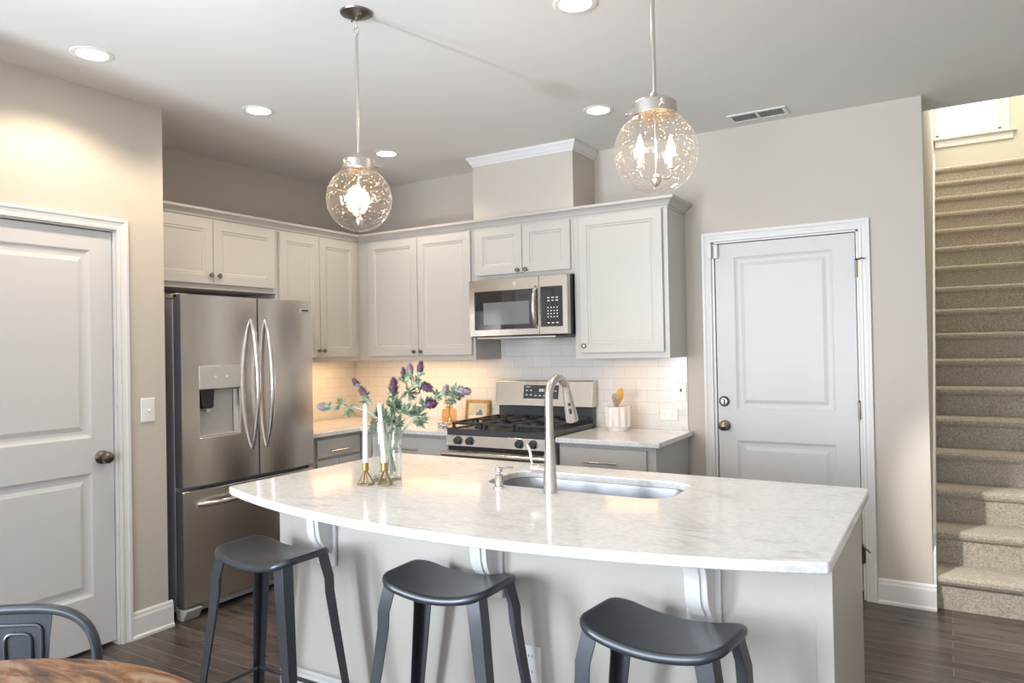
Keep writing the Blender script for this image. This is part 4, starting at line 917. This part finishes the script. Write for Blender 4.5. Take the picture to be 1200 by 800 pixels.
b = MB(); b.loft([flute(0.060, 0.0, 0.0), flute(0.064, 0.006, 0.0), flute(0.066, 0.024, 0.0), flute(0.071, 0.030, 0.010), flute(0.073, 0.150, 0.011), flute(0.071, 0.154, 0.009), flute(0.064, 0.152, 0.006), flute(0.060, 0.012, 0.0)]); b.build('pot', M['ceramic'], t, angle=50)
def spoon(loc, tip, lab, mat, hw):
    t = thing('cooking_spoon', lab, 'spoon', loc, 0, 'cooking spoons in the crock'); tp = Vector(tip); d = tp.normalized()
    b = MB(); b.tube([d*0.0, tp*0.62], 0.0055, 10); b.build('handle', M[mat], t)
    b = MB(); b.tube([tp*q for q in (0.60, 0.66, 0.74, 0.86, 0.95, 1.0)], [0.006, 0.012, hw*0.9, hw, hw*0.8, hw*0.25], 14, flat=0.3, ref=(1, 0.5, 0)); b.build('spoon_head', M[mat], t)
spoon((2.365, -0.175, ZC+0.014), (0.052, -0.01, 0.255), 'light wooden spoon leaning right in the crock', 'spoonwood', 0.023)
spoon((2.405, -0.190, ZC+0.014), (-0.038, 0.015, 0.222), 'grey spoon leaning left in the crock', 'greywood', 0.020)

# ------------------------------------------------------------------ plates, sensor
def plate(name, label, cat, loc, rotz, w_, h_, kind):
    t = thing(name, label, cat, loc, rotz)
    b = MB(); b.slab(-w_/2, w_/2, -h_/2, h_/2, -0.006, 0.0055, (), (), 0.003); b.build('cover_plate', M['plate'], t, smooth=False)
    if kind == 'switch':
        b = MB(); b.lathe([(0, 0), (0.008, 0), (0.007, 0.010), (0, 0.011)], (0.006, -0.006, -0.004), 14, 'Y'); b.build('switch_lever', M['plate'], t)
    elif kind == 'toggle':
        b = MB(); b.box(-0.004, 0.004, -0.016, -0.006, 0.0, 0.018); b.build('switch_lever', M['slot'], t, bevel=0.001)
    else:
        hor = w_ > h_
        for s in (-1, 1):
            cx, cz = (s*0.026, 0) if hor else (0, s*0.026)
            b = MB(); b.prism([(cx+x, cz+z) for x, z in rrect(-0.016, 0.016, -0.014, 0.014, 0.008, 4)], 'Y', -0.0075, -0.006); sk_ = b.build('socket', M['plate'], t)
            b = MB()
            for q in (-0.006, 0.006):
                if hor: b.box(cx-0.008, cx-0.001, -0.0079, -0.0074, cz+q-0.0012, cz+q+0.0012)
                else: b.box(cx+q-0.0012, cx+q+0.0012, -0.0079, -0.0074, cz-0.001, cz+0.007)
            b.build('socket_slot', M['slot'], sk_, smooth=False)
    return t
plate('light_switch', 'white switch plate on the wall beside the pantry door', 'switch', (XL, -2.211, 1.147), PI/2, 0.076, 0.122, 'switch')
plate('light_switch', 'white toggle switch plate at the right edge of the backsplash', 'switch', (2.748, -0.0095, 1.138), 0, 0.070, 0.115, 'toggle')
plate('power_outlet', 'white horizontal power outlet low on the right backsplash', 'outlet', (2.668, -0.0095, 0.990), 0, 0.115, 0.070, 'outlet')
plate('power_outlet', 'white power outlet on the island panel behind the middle stool', 'outlet', (2.955, IYF-0.0005, 0.36), 0, 0.076, 0.122, 'outlet')
t = thing('door_sensor', 'small white alarm sensor at the top left corner of the entry door', 'sensor', (2.967, -0.02, 1.995))
b = MB(); b.box(-0.030, -0.008, -0.012, 0.006, -0.042, 0.042); b.build('magnet', M['sensorplastic'], t, bevel=0.003)
b = MB(); b.box(0.006, 0.028, -0.006, 0.0235, -0.042, 0.042); b.build('transmitter', M['sensorplastic'], t, bevel=0.003)

# ------------------------------------------------------------------ stools
def resample(P, n):
    Q = P+[P[0]]; ds = [0]
    for a, c in zip(Q[:-1], Q[1:]): ds.append(ds[-1]+math.hypot(c[0]-a[0], c[1]-a[1]))
    out = []; k = 0
    for i in range(n):
        t = ds[-1]*i/n
        while ds[k+1] < t: k += 1
        f = (t-ds[k])/max(1e-9, ds[k+1]-ds[k]); out.append((Q[k][0]+(Q[k+1][0]-Q[k][0])*f, Q[k][1]+(Q[k+1][1]-Q[k][1])*f))
    return out
def sag_z(x, y, hx, hy): return 0.036*(abs(x)/hx)**2 - 0.006
def stool(loc, rotz, lab):
    t = thing('counter_stool', lab, 'stool', loc, rotz, 'gunmetal counter stools')
    hx, hy, zs = 0.202, 0.124, 0.664
    b = MB(); loops = []
    def ring(f, dz, grow=0.0):
        o_ = resample(rrect(-hx-grow, hx+grow, -hy-grow, hy+grow, 0.060+grow, 7), 72)
        return [(x, y, zs+sag_z(x, y, hx, hy)+dz) for x, y in [(px*f, py*f*(1.0+0.045*(1-(px/hx)**2))) for px, py in o_]]
    top = [ring(f, 0.0) for f in (0.02, 0.12, 0.24, 0.36, 0.48, 0.6, 0.7, 0.8, 0.88, 0.94, 0.985)]
    rim = [ring(1.0, -0.003, 0.001), ring(1.0, -0.008, 0.0045), ring(1.0, -0.015, 0.006), ring(1.0, -0.022, 0.0045), ring(1.0, -0.026, 0.0), ring(1.0, -0.026, -0.004), ring(0.96, -0.012)]
    bot = [ring(f, -0.006) for f in (0.8, 0.6, 0.4, 0.2, 0.03)]
    b.loft(top+rim+bot); b.build('seat', M['gun'], t, angle=60)
    for sx in (-1, 1):
        for sy in (-1, 1):
            b = MB(); loops = []
            for s in (0.0, 0.06, 0.14, 0.22, 0.4, 0.7, 1.0):
                z = (zs+0.008)*(1-s)
                bulge_ = 0.006*math.exp(-((s-0.13)/0.07)**2)
                ox = sx*(hx-0.020+0.095*s+bulge_); oy = sy*(hy-0.014+0.045*s+bulge_)
                w_ = 0.050-0.020*s; th = 0.0045
                loops.append([(ox, oy, z), (ox-sx*w_, oy, z), (ox-sx*w_, oy-sy*th, z), (ox-sx*th, oy-sy*th, z), (ox-sx*th, oy-sy*w_, z), (ox, oy-sy*w_, z)])
            b.loft(loops); b.build('leg', M['gun'], t, bevel=0.0015, angle=40)
    zr = 0.13; s = 1-zr/(zs+0.008); ax = hx-0.020+0.095*s-0.008; ay = hy-0.014+0.045*s-0.008
    for p, q in (((-ax, -ay), (ax, -ay)), ((ax, -ay), (ax, ay)), ((ax, ay), (-ax, ay)), ((-ax, ay), (-ax, -ay))):
        b = MB(); b.tube([(p[0], p[1], zr), (q[0], q[1], zr)], 0.008, 10); b.build('foot_rail', M['gun'], t)
    return t
s0 = stool((1.962, -2.545, 0), 0.0, 'gunmetal saddle-seat stool nearest the refrigerator')
dup(s0, (2.762, -2.500, 0), 0.04, 'gunmetal saddle-seat stool in the middle of the three')
dup(s0, (3.512, -2.560, 0), -0.10, 'gunmetal saddle-seat stool at the sink end of the island')

# ------------------------------------------------------------------ table and chair in the foreground
t = thing('dining_table', 'round rustic wooden dining table at the lower left corner', 'table', (2.733, -4.133, 0))
b = MB(); b.lathe([(0.0, 0.705), (0.63, 0.705), (0.655, 0.709), (0.667, 0.718), (0.669, 0.728), (0.665, 0.736), (0.655, 0.740), (0.0, 0.740)], seg=96); b.build('tabletop', M['tablewood'], t, angle=50)
b = MB(); b.lathe([(0.0, 0.0), (0.30, 0.0), (0.30, 0.02), (0.12, 0.06), (0.07, 0.12), (0.055, 0.40), (0.075, 0.62), (0.16, 0.68), (0.22, 0.704), (0.0, 0.704)], seg=40); b.build('pedestal', M['gun'], t)
ch = thing('dining_chair', 'gunmetal steel hoop-back chair behind the wooden table', 'chair', (2.180, -3.520, 0), 0.60)
HW = 0.190; ZT_ = 0.800
hoop = [(HW+0.002, 0.02, 0.44), (HW+0.001, 0.012, 0.56)]+[(HW*math.copysign(abs(math.cos(q))**0.62, math.cos(q)), 0, 0.645+(ZT_-0.645)*abs(math.sin(q))**0.72) for q in [PI*i/28 for i in range(29)]]+[(-HW-0.001, 0.012, 0.56), (-HW-0.002, 0.02, 0.44)]
b = MB(); b.tube(hoop, 0.0125, 14); b.build('back_frame', M['gun'], ch, angle=60)
b = MB(); b.loft([[(-w_, y, z), (w_, y, z), (w_, y+0.004, z), (-w_, y+0.004, z)] for w_, y, z in ((0.060, 0.006, 0.455), (0.066, 0.0, 0.60), (0.074, -0.003, 0.72), (0.082, -0.002, ZT_-0.008))]); sp = b.build('back_splat', M['gun'], ch, smooth=False)
for dw, dz in ((0.020, 0.035), (0.046, 0.075)):
    b = MB(); b.tube([(x, -0.004, z) for x, z in rrect(-0.078+dw, 0.078-dw, 0.50+dz, ZT_-0.02-dz*0.55, 0.018, 5)], 0.0045, 8, closed=True); b.build('splat_ridge', M['gun'], sp)
b = MB(); b.loft([[(x, y-0.17, z) for x, y in rrect(-0.185*f, 0.185*f, -0.185*f, 0.185*f, 0.05*f, 6)] for f, z in ((0.05, 0.442), (0.6, 0.443), (0.96, 0.450), (1.0, 0.444), (1.0, 0.425), (0.98, 0.425), (0.95, 0.438), (0.05, 0.436))]); b.build('seat', M['gun'], ch, angle=50)
for sx in (-1, 1):
    for y0, y1 in ((-0.335, -0.37), (0.0, 0.05)):
        b = MB(); b.loft([[(sx*(x), y-d, z), (sx*(x-w_), y-d, z), (sx*(x-w_), y-d+0.004, z), (sx*(x-0.004), y-d+0.004, z), (sx*(x-0.004), y-d+w_, z), (sx*x, y-d+w_, z)] for x, y, z, w_, d in ((0.18, y0, 0.435, 0.045, 0.01), (0.20, y0+(y1-y0)*0.5, 0.2, 0.035, 0.01), (0.215, y1, 0.0, 0.028, 0.01))]); b.build('leg', M['gun'], ch, smooth=False)
